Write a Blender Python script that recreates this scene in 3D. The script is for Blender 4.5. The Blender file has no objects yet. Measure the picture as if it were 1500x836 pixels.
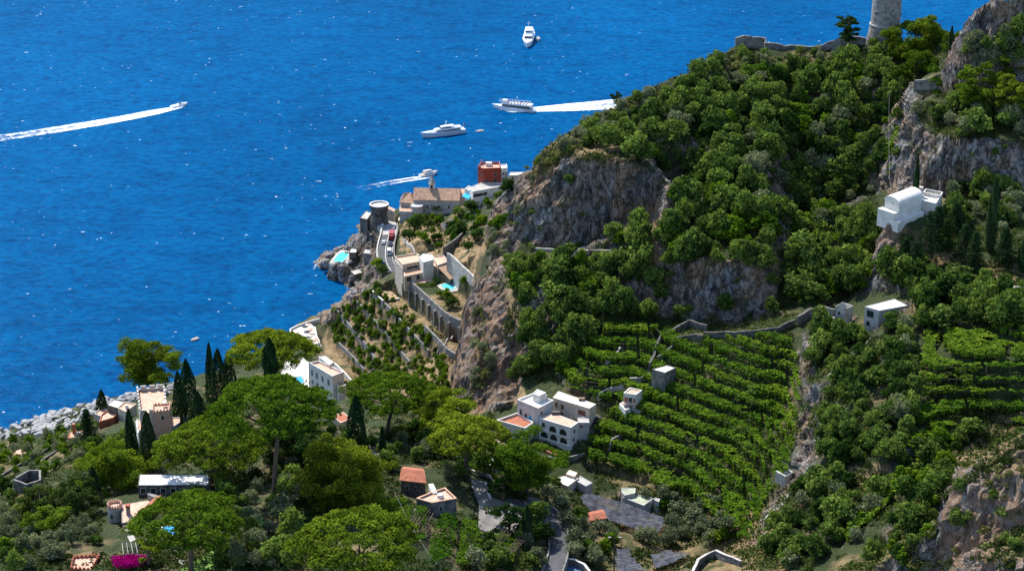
import bpy, math, random
import numpy as np
from mathutils import Vector, Matrix
from mathutils.geometry import delaunay_2d_cdt
random.seed(7); rng = np.random.default_rng(11)
S = bpy.context.scene; COL = S.collection
R = math.radians
# ------------------------------------------------ camera, sky, sun, exposure
CAMH = 350.0; FPX = 2800.0; PITCH = R(21.8)
cam = bpy.data.objects.new('camera', bpy.data.cameras.new('camera')); COL.objects.link(cam); S.camera = cam
cam.location = (0, 0, CAMH); cam.rotation_euler = (math.pi/2 - PITCH, 0, 0)
cam.data.sensor_width = 36; cam.data.lens = 36*FPX/1500; cam.data.clip_start = 1; cam.data.clip_end = 60000
SUN_EL, SUN_AZ = 50.0, -31.0          # azimuth from +Y (view direction), negative = left
w = bpy.data.worlds.new('World'); S.world = w; w.use_nodes = True
wn = w.node_tree; bg = wn.nodes['Background']
sky = wn.nodes.new('ShaderNodeTexSky'); sky.sky_type = 'NISHITA'; sky.sun_disc = False
sky.sun_elevation = R(SUN_EL); sky.sun_rotation = R(SUN_AZ); sky.altitude = 100; sky.air_density = 1.0; sky.dust_density = 0.4; sky.ozone_density = 2.0
wn.links.new(sky.outputs[0], bg.inputs[0]); bg.inputs[1].default_value = 0.15
sl = bpy.data.lights.new('sun', 'SUN'); sl.energy = 4.6; sl.angle = R(0.5); sl.color = (1, .955, .88)
so = bpy.data.objects.new('sun', sl); COL.objects.link(so)
sd = Vector((math.sin(R(SUN_AZ))*math.cos(R(SUN_EL)), math.cos(R(SUN_AZ))*math.cos(R(SUN_EL)), math.sin(R(SUN_EL))))
so.rotation_euler = sd.to_track_quat('Z', 'Y').to_euler(); so.location = (-300, 300, 600)
S.view_settings.view_transform = 'Standard'; S.view_settings.look = 'None'; S.view_settings.gamma = 1; S.view_settings.exposure = 0.86
S.cycles.max_bounces = 4; S.cycles.diffuse_bounces = 2; S.cycles.glossy_bounces = 2; S.cycles.transmission_bounces = 2
S.cycles.transparent_max_bounces = 6; S.cycles.volume_bounces = 0; S.cycles.caustics_reflective = False; S.cycles.caustics_refractive = False

# ------------------------------------------------ pixel <-> place
def T(py): return math.tan(PITCH + math.atan((py-418)/FPX))
def PX(px, py, Y):                      # the point at forward distance Y seen at that place of the photo
    z = CAMH - Y*T(py)
    dep = Y*math.cos(PITCH) + (CAMH-z)*math.sin(PITCH)
    return Vector(((px-750)/FPX*dep, Y, z))
def PZ(px, py, z): return PX(px, py, (CAMH-z)/T(py))
def proj(p):
    dep = p[1]*math.cos(PITCH) + (CAMH-p[2])*math.sin(PITCH)
    up = (p[2]-CAMH)*math.cos(PITCH) + p[1]*math.sin(PITCH)
    return 750+FPX*p[0]/dep, 418-FPX*up/dep

# ------------------------------------------------ noise
def _hash(ix, iy, iz, s):
    h = (ix*374761393 + iy*668265263 + iz*2147483647 + s*974634777) & 0xffffffff
    h = ((h ^ (h >> 13))*1274126177) & 0xffffffff
    return ((h ^ (h >> 16)) & 0xffff)/65535.0
def vnoise(x, y, z, s=0):
    x = np.asarray(x, float); y = np.asarray(y, float)+0*x; z = np.asarray(z, float)+0*x
    xi, yi, zi = np.floor(x).astype(np.int64), np.floor(y).astype(np.int64), np.floor(z).astype(np.int64)
    fx, fy, fz = x-xi, y-yi, z-zi
    fx, fy, fz = fx*fx*(3-2*fx), fy*fy*(3-2*fy), fz*fz*(3-2*fz)
    r = 0
    for a in (0, 1):
        for b in (0, 1):
            for c in (0, 1):
                r = r + _hash(xi+a, yi+b, zi+c, s)*(fx if a else 1-fx)*(fy if b else 1-fy)*(fz if c else 1-fz)
    return r*2-1
def fbm(x, y, z, o=4, s=0):
    r, a, f = 0, 1.0, 1.0
    for k in range(o):
        r = r+a*vnoise(x*f, y*f, z*f, s+k); a *= .5; f *= 2.03
    return r

# ------------------------------------------------ terrain: survey points and break lines, triangulated
PTS = []; EDG = []
def sp(p): PTS.append((p[0], p[1], p[2])); return len(PTS)-1
def line(ps, join=True):
    ids = [sp(p) for p in ps]
    if join: EDG.extend((ids[i], ids[i+1]) for i in range(len(ids)-1))
    return ids
def ys(*t): return [PX(*q) for q in t]
def zs(z, *t): return [PZ(q[0], q[1], z) for q in t]
def off(ps, dx, dy, z): return [Vector((p[0]+dx, p[1]+dy, z if not callable(z) else z(p))) for p in ps]
# far and near limits
for x in range(-560, 1000, 60):
    for y in (1020, 1100): sp((x, y, -30))
for x in (-560, -480, -420):
    for y in (480, 560, 640, 720, 800, 900): sp((x, y, -30 if y > 800 - (x+560)*0 - 90 else (715-y)*.28))
# shore
shA = zs(0, (-200,692), (-60,650), (0,631), (60,611), (120,592), (200,574), (260,559), (330,537), (400,506), (423,482), (440,471), (467,464),
         (488,452), (500,438), (515,422), (508,416), (480,401), (464,389), (472,374), (500,362), (522,353), (527,336), (530,321))
line(shA)
line(off(shA[:9], -8, 14, -6)); line(off(shA[9:], -9, 3, -8))
line(off(shA[:9], 3, -6, 2.2), False)
line(off(shA[:5], 10, -22, 7)); 
line(zs(4, (478,458), (497,446), (510,433), (524,424)), False)
line(zs(6, (478,383), (500,368), (525,360), (490,392), (515,402), (528,414), (520,385)), False)
line(zs(3, (472,384), (485,398)), False)
line(zs(7, (432,500), (450,492), (470,480), (440,540), (470,545), (455,590), (500,600), (420,560)), False)
# coast road shelf, tower, church, red house
line(zs(22, (578,410), (566,392), (560,383), (560,366), (563,350), (566,335), (553,331)), False)
line(zs(22.3, (590,410), (576,384), (578,362), (580,345), (584,332)), False)
line(zs(12, (556,398), (550,380), (548,362), (543,345)), False); line(zs(19, (541,335), (540,326), (557,318)), False)
line(zs(22, (572,318),), False)
line(zs(24, (586,322), (600,318), (590,310)), False)
line(zs(26, (620,320), (650,318), (680,316), (600,345)), False)
line(zs(28, (600,335), (640,335)), False); line(zs(34, (610,352), (650,352), (660,340)), False); line(zs(33, (680,330)), False)
line(zs(27, (600,300), (640,297), (675,297)), False); line(zs(38, (697,312), (690,290), (720,285), (735,278), (760,282)), False); line(zs(40, (720,262), (750,265), (765,268)), False)
bk = zs(22, (575,308), (600,296), (640,290), (680,285), (700,268), (740,258), (790,258), (830,250)); line(bk)
line(off(bk, -6, 16, 0)); line(off(bk, -10, 60, -20))
line(zs(44, (735,300), (720,312)), False); line(zs(45, (705,335), (690,345)), False); line(zs(42, (680,352), (665,362), (640,365)), False)
# villa garden, terraces
def terrace(pts, zt, zb, zt2=None):
    a = [PZ(p[0], p[1], zt if zt2 is None else zt+(zt2-zt)*i/(len(pts)-1)) for i, p in enumerate(pts)]
    line(a)
    b = []
    for i, p in enumerate(a):
        t = (a[min(i+1, len(a)-1)]-a[max(i-1, 0)]); n = Vector((-t.y, t.x, 0)).normalized()
        if n.x > 0 or (abs(n.x) < .15 and n.y > 0): n = -n
        b.append(Vector((p.x+n.x*1.0, p.y+n.y*1.0, zb)))
    line(b); return a, b
WALLS = {}
WALLS['villa'] = terrace([(588,400), (593,407), (612,422), (635,443), (648,455), (660,464), (682,474)], 44, 34.5)
WALLS['upper'] = terrace([(655,372), (661,375), (678,391), (695,407)], 56, 44.5)
line(zs(44, (600,395), (620,385), (640,385), (660,400), (672,420), (640,420), (685,440), (680,462)), False)
line(zs(56, (680,372), (700,372), (703,395)), False)
line(zs(43, (595,385), (620,372), (640,370)), False)
WALLS['t1'] = terrace([(543,424), (558,438), (575,456), (592,475), (610,494), (628,514)], 34, 29.5)
WALLS['t2'] = terrace([(517,436), (535,454), (556,478), (578,504), (600,530)], 26.5, 22.5)
WALLS['t3'] = terrace([(492,453), (510,474), (524,491), (538,507), (553,531)], 20.5, 16)
WALLS['t4'] = terrace([(495,502), (508,514), (520,526), (534,542)], 13, 9.5)
line(zs(34.3, (600,450), (620,474), (645,500), (583,432)), False); line(zs(34.4, (590,468), (615,488)), False); line(zs(26.6, (560,470), (590,506)), False); line(zs(20.6, (515,462), (545,500)), False)
WALLS['t5'] = terrace([(622,478), (640,495), (655,512), (668,520)], 40, 35)
line(zs(40, (640,520), (632,540)), False); line(zs(41.5, (660,500), (672,512)), False); line(zs(42, (650,560), (660,540)), False)
line(zs(12, (500,540), (520,560)), False); line(zs(28, (570,560), (560,540), (600,556)), False); line(zs(40, (620,580)), False)
# massif: ridge, faces
rg = ys((770,245,665), (800,215,672), (850,182,682), (905,150,690), (950,128,697), (1000,110,706), (1040,85,720), (1075,66,735), (1150,72,745), (1230,66,745), (1290,52,740), (1350,48,735), (1400,40,720))
line(rg)
line(off(rg, 0, 30, lambda p: p[2]-28)); line(off(rg[:3], 18, 75, 70)); line(off(rg[:5], 22, 130, 48)); line(off(rg[4:], 6, 105, 12)); line(off(rg[5:], 6, 140, -10))
ed = ys((765,256,668), (748,272,680), (735,290,682), (718,315,672), (706,350,660), (698,380,650), (689,420,640), (684,470,628), (678,510,618), (668,560,605), (662,595,600))
line(ed)
line([Vector((p.x-2.0, p.y+8, max(46, p.z-(36 if i < 7 else 24)))) for i, p in enumerate(ed)])
for g in (
 ((778,270,657),(800,262,654),(850,232,650),(900,236,645),(950,248,641),(978,262,638)),
 ((1010,262,664),(1008,300,656),(1165,352,652),(1172,398,644),(1168,436,622)),
 ((768,300,654),(766,345,650),(800,362,645),(850,368,642),(900,374,639),(948,372,637)),
 ((820,200,668),(870,205,668),(930,200,672),(1000,200,670),(1050,200,672),(1100,250,650),(1050,255,652),(1150,200,680),(1150,130,710),(1250,130,705),(1080,130,708),(1000,150,690),(950,170,685)),
 ((1230,230,675),(1280,200,690),(1200,330,636),(1250,330,622),(1290,280,655),(1280,330,630),(1270,400,600),(1240,440,588)),
 ((1035,300,634),(1060,300,632),(1120,310,626),(1150,300,634)),
 ((740,320,662),(735,360,650),(740,400,632),(745,440,618),(720,430,632),(710,480,620),(735,500,604),(725,560,596),(712,600,588),(760,540,597),(770,480,606),(745,590,582),(700,620,580)),
 ((850,420,612),(800,400,618),(850,470,600),(800,450,603),(800,500,598),(850,500,592),(800,560,584),(760,600,578),(900,430,610),(900,400,617)),
 ): line(ys(*g), False)
line(ys((905,340,630),(925,318,628),(960,345,618),(1000,384,606),(1060,386,600),(1110,375,602),(1142,368,606)), False)
line(ys((902,395,620),(915,430,613),(950,455,606),(1000,472,599),(1080,470,593),(1135,458,592)), False)
line(ys((930,360,622),(940,400,612)), False)
line(ys((1142,345,622),(1148,420,600),(1200,455,584)), False)
# path shelf and vineyard
line(ys((900,462,598),(960,480,596),(1010,480,593),(1080,482,586),(1160,472,577),(1200,465,572),(1230,472,563)), False)
for g in (
 ((870,500,590),(870,545,577),(830,570,572),(900,600,562),(900,650,546),(900,700,532),(900,750,515),(850,750,508),(900,825,474),(850,700,533)),
 ((950,500,588),(1000,500,580),(1000,560,562),(1000,640,542),(1000,700,528),(1000,750,515),(1000,815,486)),
 ((1100,500,568),(1100,560,552),(1100,640,532),(1100,700,516),(1100,740,506),(1080,815,482)),
 ((1160,500,562),(1155,560,550),(1150,620,534),(1140,680,515),(1120,740,500)),
 ((730,640,556),(780,655,548),(860,660,545),(700,640,566),(800,690,528),(780,620,560)),
 ): line(ys(*g), False)
# right massif
crag = ys((1398,92,664),(1403,60,668),(1412,35,668),(1430,5,664),(1465,-5,660),(1500,-10,656),(1600,-40,655)); line(crag)
line(off(crag, -12, 24, lambda p: p[2]-34)); line(off(crag, -10, 90, lambda p: 60))
line(ys((1410,98,658),(1440,104,652),(1480,112,648),(1600,110,645)), False)
ct = ys((1345,150,652),(1330,175,647),(1335,190,641),(1370,200,632),(1400,203,626),(1440,206,621),(1480,208,617),(1600,210,612)); line(ct)
line(ys((1316,275,638),(1325,282,634),(1345,284,629),(1380,288,622),(1440,292,616),(1480,294,612),(1600,296,608)))
line(ys((1313,190,668),(1308,240,660),(1305,275,648)), False)
line(ys((1340,128,676),(1310,120,700),(1310,70,735),(1350,75,722),(1390,80,700),(1400,110,672),(1440,150,650),(1480,160,640),(1400,150,655),(1370,140,668),(1600,150,640)), False)
line(zs(137, (1292,320), (1296,326), (1345,330), (1380,326), (1378,300)), False)
line(ys((1289,335,592),(1283,380,586),(1278,425,579)), False); line(ys((1276,340,612),(1268,430,592)), False)
line(ys((1300,345,586),(1310,370,580),(1320,400,574),(1350,380,575)), False)
line(ys((1400,340,588),(1400,380,572),(1480,400,560),(1450,432,546),(1400,430,550),(1495,350,577),(1350,430,556),(1300,430,572),(1600,400,558),(1600,340,575),(1600,440,545)), False)
line(ys((1300,475,546),(1240,468,560),(1340,482,541),(1260,440,578)), False)
# middle spur
line(ys((1178,505,556),(1176,560,538),(1184,600,522),(1172,650,505),(1158,700,490),(1140,760,468),(1120,800,455),(1100,845,440)))
line(ys((1250,520,525),(1300,540,515),(1250,620,490),(1250,700,468),(1250,780,440),(1300,620,485),(1200,560,530),(1210,640,498),(1200,720,470),(1190,790,446),(1340,560,506),(1320,660,470)), False)
line(ys((1380,500,524),(1450,520,510),(1450,600,497),(1380,600,500),(1360,700,466),(1400,660,478),(1300,760,435),(1350,800,420),(1250,836,415),(1150,836,438),(1400,800,410),(1600,520,510),(1600,600,497),(1500,470,527),(1430,630,484),(1600,650,478)), False)
# lower right crag
line(ys((1384,745,402),(1390,715,404),(1405,690,405),(1440,660,408),(1470,645,406),(1500,632,404),(1600,600,404)))
line(off(ys((1384,745,402),(1390,715,404),(1405,690,405),(1440,660,408),(1470,645,406),(1500,632,404),(1600,600,404)), -5, 22, lambda p: p[2]-24))
line(ys((1376,790,404),(1390,810,398),(1430,790,392),(1480,770,388),(1600,760,385),(1420,720,397),(1480,700,392)), False)
line(ys((1420,836,378),(1500,836,372),(1600,836,370),(1380,836,396)), False)
# near hillside
for g in (
 ((-200,1010,372),(0,1010,372),(300,1010,370),(600,1010,375),(900,1010,395),(1200,1010,375),(1700,1010,350)),
 ((-200,836,440),(0,836,425),(100,836,428),(200,836,425),(300,836,421),(420,836,415),(550,836,415),(640,836,425),(700,836,440),(770,836,450),(820,836,455),(850,836,462)),
 ((-200,760,500),(0,760,490),(100,760,480),(170,760,470),(300,760,458),(420,760,452),(550,760,455),(620,760,460),(700,760,475),(800,760,482)),
 ((-200,700,580),(0,700,562),(100,700,530),(200,700,508),(300,700,495),(420,700,490),(550,700,495),(640,700,500),(700,700,502),(770,700,505)),
 ((0,660,635),(60,650,650),(100,640,625),(200,650,545),(230,650,535),(300,640,525),(400,640,520),(500,640,530),(560,640,545),(620,640,550),(680,640,556)),
 ((100,612,680),(160,610,640),(300,600,610),(360,590,640),(400,600,600),(450,600,650),(520,612,640),(560,600,630),(600,605,605),(650,610,592)),
 ): line(ys(*g), False)

def build_heights():
    g = 1.0; X0, X1, Y0, Y1 = -330, 345, 340, 1000
    nx, ny = int((X1-X0)/g)+1, int((Y1-Y0)/g)+1
    v, e, f, *_ = delaunay_2d_cdt([Vector((p[0], p[1])) for p in PTS], EDG, [], 0, 1e-4)
    orig = _[0]
    zz = np.array([np.mean([PTS[k][2] for k in o]) if o else np.nan for o in orig])
    vv = np.array([(a.x, a.y) for a in v])
    for i in np.where(np.isnan(zz))[0]:   # crossings of break lines
        d = np.hypot(*(np.array([(p[0], p[1]) for p in PTS])-vv[i]).T); j = np.argsort(d)[:3]
        zz[i] = np.average([PTS[k][2] for k in j], weights=1/(d[j]+.1))
    H = np.full((ny, nx), -30.0)
    for t in f:
        a, b, c = vv[t[0]], vv[t[1]], vv[t[2]]
        x0, x1 = max(0, int((min(a[0], b[0], c[0])-X0)/g)), min(nx-1, int((max(a[0], b[0], c[0])-X0)/g)+1)
        y0, y1 = max(0, int((min(a[1], b[1], c[1])-Y0)/g)), min(ny-1, int((max(a[1], b[1], c[1])-Y0)/g)+1)
        if x1 < x0 or y1 < y0: continue
        d = (b[1]-c[1])*(a[0]-c[0])+(c[0]-b[0])*(a[1]-c[1])
        if abs(d) < 1e-9: continue
        gx, gy = np.meshgrid(X0+g*np.arange(x0, x1+1), Y0+g*np.arange(y0, y1+1))
        l1 = ((b[1]-c[1])*(gx-c[0])+(c[0]-b[0])*(gy-c[1]))/d; l2 = ((c[1]-a[1])*(gx-c[0])+(a[0]-c[0])*(gy-c[1]))/d
        m = (l1 >= -1e-6) & (l2 >= -1e-6) & (l1+l2 <= 1+1e-6)
        sub = H[y0:y1+1, x0:x1+1]; sub[m] = (l1*zz[t[0]]+l2*zz[t[1]]+(1-l1-l2)*zz[t[2]])[m]
    return H, (g, X0, Y0, nx, ny)
H, (GS, GX0, GY0, NX, NY) = build_heights()
gx, gy = np.meshgrid(GX0+GS*np.arange(NX), GY0+GS*np.arange(NY))
def blur(A, n, w=None):
    for _ in range(n):
        P_ = np.pad(A, 1, mode='edge'); A = (P_[1:-1, :-2]+P_[1:-1, 2:]+P_[:-2, 1:-1]+P_[2:, 1:-1]+2*A)/6
    return A
def poly_mask_px(poly, ax, ay):
    n = len(poly); m = np.zeros(np.shape(ax), bool)
    for i in range(n):
        (x1, y1), (x2, y2) = poly[i], poly[(i+1) % n]
        if y1 == y2: continue
        c = ((y1 > ay) != (y2 > ay)) & (ax < (x2-x1)*(ay-y1)/(y2-y1)+x1); m ^= c
    return m
def screen(x, y, z):
    dep = y*math.cos(PITCH)+(CAMH-z)*math.sin(PITCH); up = (z-CAMH)*math.cos(PITCH)+y*math.sin(PITCH)
    return 750+FPX*x/dep, 418-FPX*up/dep
sx, sy = screen(gx, gy, H)
keep = poly_mask_px([(470,350),(600,350),(720,350),(705,480),(660,560),(560,560),(470,545),(460,440)], sx, sy) & (gy > 640)
keepf = blur(keep.astype(float), 3)
Hs = blur(H, 5); H = H*keepf+Hs*(1-keepf)
H += (1-keepf)*np.where(H > 1, 1, 0)*(1.1*fbm(gx/18, gy/18, 0*gx, 3, 5))
# vineyard terraces: steps with walls
VPOLY = [[(868,500),(905,470),(985,488),(1010,505),(1100,496),(1165,498),(1172,560),(1165,640),(1150,700),(1118,745),(1095,800),(1010,740),(940,705),(860,690),(862,640),(900,600),(830,575),(815,540)],
         [(1355,485),(1420,490),(1500,470),(1560,470),(1560,640),(1440,620),(1375,640),(1360,690),(1240,800),(1170,800),(1290,740),(1340,640)],
         [(-150,836),(-150,700),(0,660),(110,652),(105,700),(40,720),(0,740)]]
sx, sy = screen(gx, gy, H)
vm = np.zeros(H.shape, bool)
for i, pl in enumerate(VPOLY[:2]): vm |= poly_mask_px(pl, sx, sy) & (gy < 620) & (gy > 405)
STEP = 2.6
vmf = blur(vm.astype(float), 2)
Hn = blur(H, 8)+1.7*fbm(gx/30, gy/30, 0*gx, 2, 15)
q = Hn/STEP; fr = q-np.floor(q); Ht = (np.floor(q)+np.clip((fr-.82)/.18, 0, 1))*STEP
TERR_ID = np.where(vm, np.floor(q), -1); TERR_FR = fr
H = H*(1-vmf)+Ht*vmf
def hz(x, y):
    x = np.asarray(x, float); y = np.asarray(y, float)
    i = np.clip((x-GX0)/GS, 0, NX-1.001); j = np.clip((y-GY0)/GS, 0, NY-1.001)
    a, b = i.astype(int), j.astype(int); u, v = i-a, j-b
    return H[b, a]*(1-u)*(1-v)+H[b, a+1]*u*(1-v)+H[b+1, a]*(1-u)*v+H[b+1, a+1]*u*v
def cast(px, py):
    """ground points seen at pixels (arrays)"""
    px = np.atleast_1d(np.asarray(px, float)); py = np.atleast_1d(np.asarray(py, float))
    t = np.tan(PITCH+np.arctan((py-418)/FPX)); k = (px-750)/FPX*(math.cos(PITCH)+t*math.sin(PITCH))
    res = np.full(px.shape, np.nan); act = np.arange(px.size); Y = 345.0
    while Y < 995 and act.size:
        h = np.maximum(hz(k[act]*Y, np.full(act.size, Y)), 0); m = (CAMH-Y*t[act]) <= h
        res[act[m]] = Y; act = act[~m]; Y += 0.5
    far = np.isnan(res); res[far] = CAMH/t[far]
    return k*res, res, np.where(far, 0, CAMH-res*t)
def G(px, py):
    x, y, z = cast(px, py); return Vector((x[0], y[0], float(hz(x[0], y[0])) if z[0] > 0 else 0.0))

def carve(P, z, grow=1.0, raise_=False):
    """level the ground under a building or a yard; P world polygon"""
    P = [(p[0], p[1]) for p in P]; cx = sum(p[0] for p in P)/len(P); cy = sum(p[1] for p in P)/len(P); Q = []
    for p in P: d = math.hypot(p[0]-cx, p[1]-cy)+1e-6; Q.append((p[0]+(p[0]-cx)/d*grow, p[1]+(p[1]-cy)/d*grow))
    xs, ys_ = [q[0] for q in Q], [q[1] for q in Q]; i0, i1 = int(min(xs)-GX0)-1, int(max(xs)-GX0)+3; j0, j1 = int(min(ys_)-GY0)-1, int(max(ys_)-GY0)+3
    m = poly_mask_px(Q, gx[j0:j1, i0:i1], gy[j0:j1, i0:i1]); sub = H[j0:j1, i0:i1]; sub[m] = z if raise_ else np.minimum(sub[m], z)
def corridor(P, wd):
    """level the ground across a road; P world points"""
    xs = np.array([p[0] for p in P]); ys_ = np.array([p[1] for p in P]); i0, i1 = int(xs.min()-wd-GX0), int(xs.max()+wd-GX0)+2; j0, j1 = int(ys_.min()-wd-GY0), int(ys_.max()+wd-GY0)+2
    X, Y = gx[j0:j1, i0:i1], gy[j0:j1, i0:i1]; best = np.full(X.shape, 1e9); zz = np.zeros(X.shape)
    for a, b in zip(P[:-1], P[1:]):
        dx, dy = b[0]-a[0], b[1]-a[1]; t = np.clip(((X-a[0])*dx+(Y-a[1])*dy)/(dx*dx+dy*dy+1e-9), 0, 1); d = np.hypot(X-a[0]-t*dx, Y-a[1]-t*dy)
        u = d < best; best[u] = d[u]; zz[u] = (a[2]+t*(b[2]-a[2]))[u]
    f = np.clip((wd*.5+2.2-best)/1.4, 0, 1); sub = H[j0:j1, i0:i1]; sub[:] = sub*(1-f)+(zz-.45)*f
MPP = lambda Y, z: math.hypot(Y, CAMH-z)*1.02/FPX   # metres per photo pixel at that depth
# ------------------------------------------------ materials
def lk(nt, a, b): nt.links.new(a, b)
def nmat(name):
    m = bpy.data.materials.new(name); m.use_nodes = True; nt = m.node_tree; nt.nodes.clear()
    o = nt.nodes.new('ShaderNodeOutputMaterial'); return m, nt, o
def node(nt, t, **kw):
    n = nt.nodes.new(t)
    for k, v in kw.items():
        if k.startswith('i_'): n.inputs[int(k[2:])].default_value = v
        else: setattr(n, k, v)
    return n
def ramp(nt, src, stops):
    n = nt.nodes.new('ShaderNodeValToRGB'); e = n.color_ramp.elements
    while len(e) < len(stops): e.new(0.5)
    for q, (p, c) in zip(e, stops): q.position = p; q.color = (*c, 1) if len(c) == 3 else c
    lk(nt, src, n.inputs[0]); return n.outputs[0]
def mix(nt, f, a, b, mode='MIX'):
    n = nt.nodes.new('ShaderNodeMix'); n.data_type = 'RGBA'; n.blend_type = mode
    for s, v in ((0, f), (6, a), (7, b)):
        if hasattr(v, 'links'): lk(nt, v, n.inputs[s])
        elif s == 0: n.inputs[0].default_value = v
        else: n.inputs[s].default_value = (*v, 1)
    return n.outputs[2]
def noise(nt, scale, det=4, rough=.55, coord='Object', st=(1, 1, 1)):
    tc = nt.nodes.new('ShaderNodeTexCoord'); mp = nt.nodes.new('ShaderNodeMapping'); mp.inputs[3].default_value = st
    n = nt.nodes.new('ShaderNodeTexNoise'); n.inputs['Scale'].default_value = scale; n.inputs['Detail'].default_value = det; n.inputs['Roughness'].default_value = rough
    lk(nt, tc.outputs[coord], mp.inputs[0]); lk(nt, mp.outputs[0], n.inputs['Vector']); return n.outputs['Fac']
def bump(nt, h, s, d, nrm=None):
    b = nt.nodes.new('ShaderNodeBump'); b.inputs['Strength'].default_value = s; b.inputs['Distance'].default_value = d
    lk(nt, h, b.inputs['Height'])
    if nrm: lk(nt, nrm, b.inputs['Normal'])
    return b.outputs[0]
MC = {}
def M(name, c, c2=None, rough=.85, scale=.5, bmp=.0, bd=.1, st=(1, 1, 1), spec=.3, lo=.35, hi=.65, fine=True):
    """weathered surface: two tones of the material broken up by noise, fine grain"""
    if name in MC: return MC[name]
    m, nt, o = nmat(name); p = node(nt, 'ShaderNodeBsdfPrincipled'); p.inputs['Roughness'].default_value = rough
    p.inputs['Specular IOR Level'].default_value = spec
    c2 = c2 or tuple(v*.78 for v in c)
    f = noise(nt, scale, 5, .6, st=st); col = ramp(nt, f, [(lo, c2), (hi, c)])
    if fine:
        g = noise(nt, scale*7, 3, .6, st=st); col = mix(nt, .35, col, ramp(nt, g, [(.3, (.55,)*3), (.7, (1,)*3)]), 'MULTIPLY')
    lk(nt, col, p.inputs['Base Color'])
    if bmp: lk(nt, bump(nt, noise(nt, scale*6, 4, .6, st=st), bmp, bd), p.inputs['Normal'])
    lk(nt, p.outputs[0], o.inputs[0]); MC[name] = m; return m
def FOL(name, dark, light, trans=.35, rnd=.25, hue=1.0):
    m, nt, o = nmat(name)
    at = node(nt, 'ShaderNodeAttribute', attribute_name='tint'); oi = node(nt, 'ShaderNodeObjectInfo')
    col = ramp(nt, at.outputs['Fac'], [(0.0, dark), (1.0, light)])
    hs = node(nt, 'ShaderNodeHueSaturation')
    mr = node(nt, 'ShaderNodeMapRange'); mr.inputs[3].default_value = 1-rnd*1.2; mr.inputs[4].default_value = 1+rnd; lk(nt, oi.outputs['Random'], mr.inputs[0]); lk(nt, mr.outputs[0], hs.inputs['Value'])
    mr2 = node(nt, 'ShaderNodeMapRange'); mr2.inputs[3].default_value = .5+.03*hue; mr2.inputs[4].default_value = .5-.02*hue; lk(nt, oi.outputs['Random'], mr2.inputs[0]); lk(nt, mr2.outputs[0], hs.inputs['Hue'])
    lk(nt, col, hs.inputs['Color'])
    d = node(nt, 'ShaderNodeBsdfDiffuse'); t = node(nt, 'ShaderNodeBsdfTranslucent'); lk(nt, hs.outputs[0], d.inputs[0])
    tcol = mix(nt, 1.0, hs.outputs[0], (1.15, 1.12, .65), 'MULTIPLY'); lk(nt, tcol, t.inputs[0])
    ms = node(nt, 'ShaderNodeMixShader'); ms.inputs[0].default_value = trans; lk(nt, d.outputs[0], ms.inputs[1]); lk(nt, t.outputs[0], ms.inputs[2])
    lk(nt, ms.outputs[0], o.inputs[0]); return m

# ------------------------------------------------ object helpers
def link(name, me, mat=None, parent=None, loc=None, rz=0):
    o = bpy.data.objects.new(name, me); COL.objects.link(o)
    if mat is not None and me is not None and not me.materials: me.materials.append(mat)
    if parent: o.parent = parent
    if loc is not None: o.location = loc
    if rz: o.rotation_euler = (0, 0, rz)
    return o
def np_mesh(name, V, F, smooth=False, attrs=None):
    """V (n,3), F (m,4) or (m,3)"""
    me = bpy.data.meshes.new(name); V = np.asarray(V, np.float32); F = np.asarray(F, np.int32)
    me.vertices.add(len(V)); me.vertices.foreach_set('co', V.ravel()); k = F.shape[1]
    me.loops.add(F.size); me.loops.foreach_set('vertex_index', F.ravel())
    me.polygons.add(len(F)); me.polygons.foreach_set('loop_start', np.arange(0, F.size, k, dtype=np.int32))
    me.polygons.foreach_set('use_smooth', np.full(len(F), smooth))
    for n, a in (attrs or {}).items():
        at = me.attributes.new(n, 'FLOAT', 'POINT'); at.data.foreach_set('value', np.asarray(a, np.float32))
    me.update(); me.validate(); return me
def tag(o, label=None, cat=None, group=None, kind=None):
    for k, v in (('label', label), ('category', cat), ('group', group), ('kind', kind)):
        if v: o[k] = v
    return o
def thing(name, label, cat, loc=(0, 0, 0), rz=0, group=None):
    o = bpy.data.objects.new(name, None); COL.objects.link(o); o.location = loc; o.rotation_euler = (0, 0, rz); o.empty_display_size = 1
    return tag(o, label, cat, group)
def dup(root, loc, rz=0, sc=1, label=None, group=None):
    r = root.copy(); COL.objects.link(r); r.location = loc; r.rotation_euler = (0, 0, rz); r.scale = sc if hasattr(sc, '__len__') else (sc, sc, sc)
    if label: r['label'] = label
    if group: r['group'] = group
    for c in list(root.children):
        d = c.copy(); COL.objects.link(d); d.parent = r
        for g in c.children: h = g.copy(); COL.objects.link(h); h.parent = d
    return r

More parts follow.
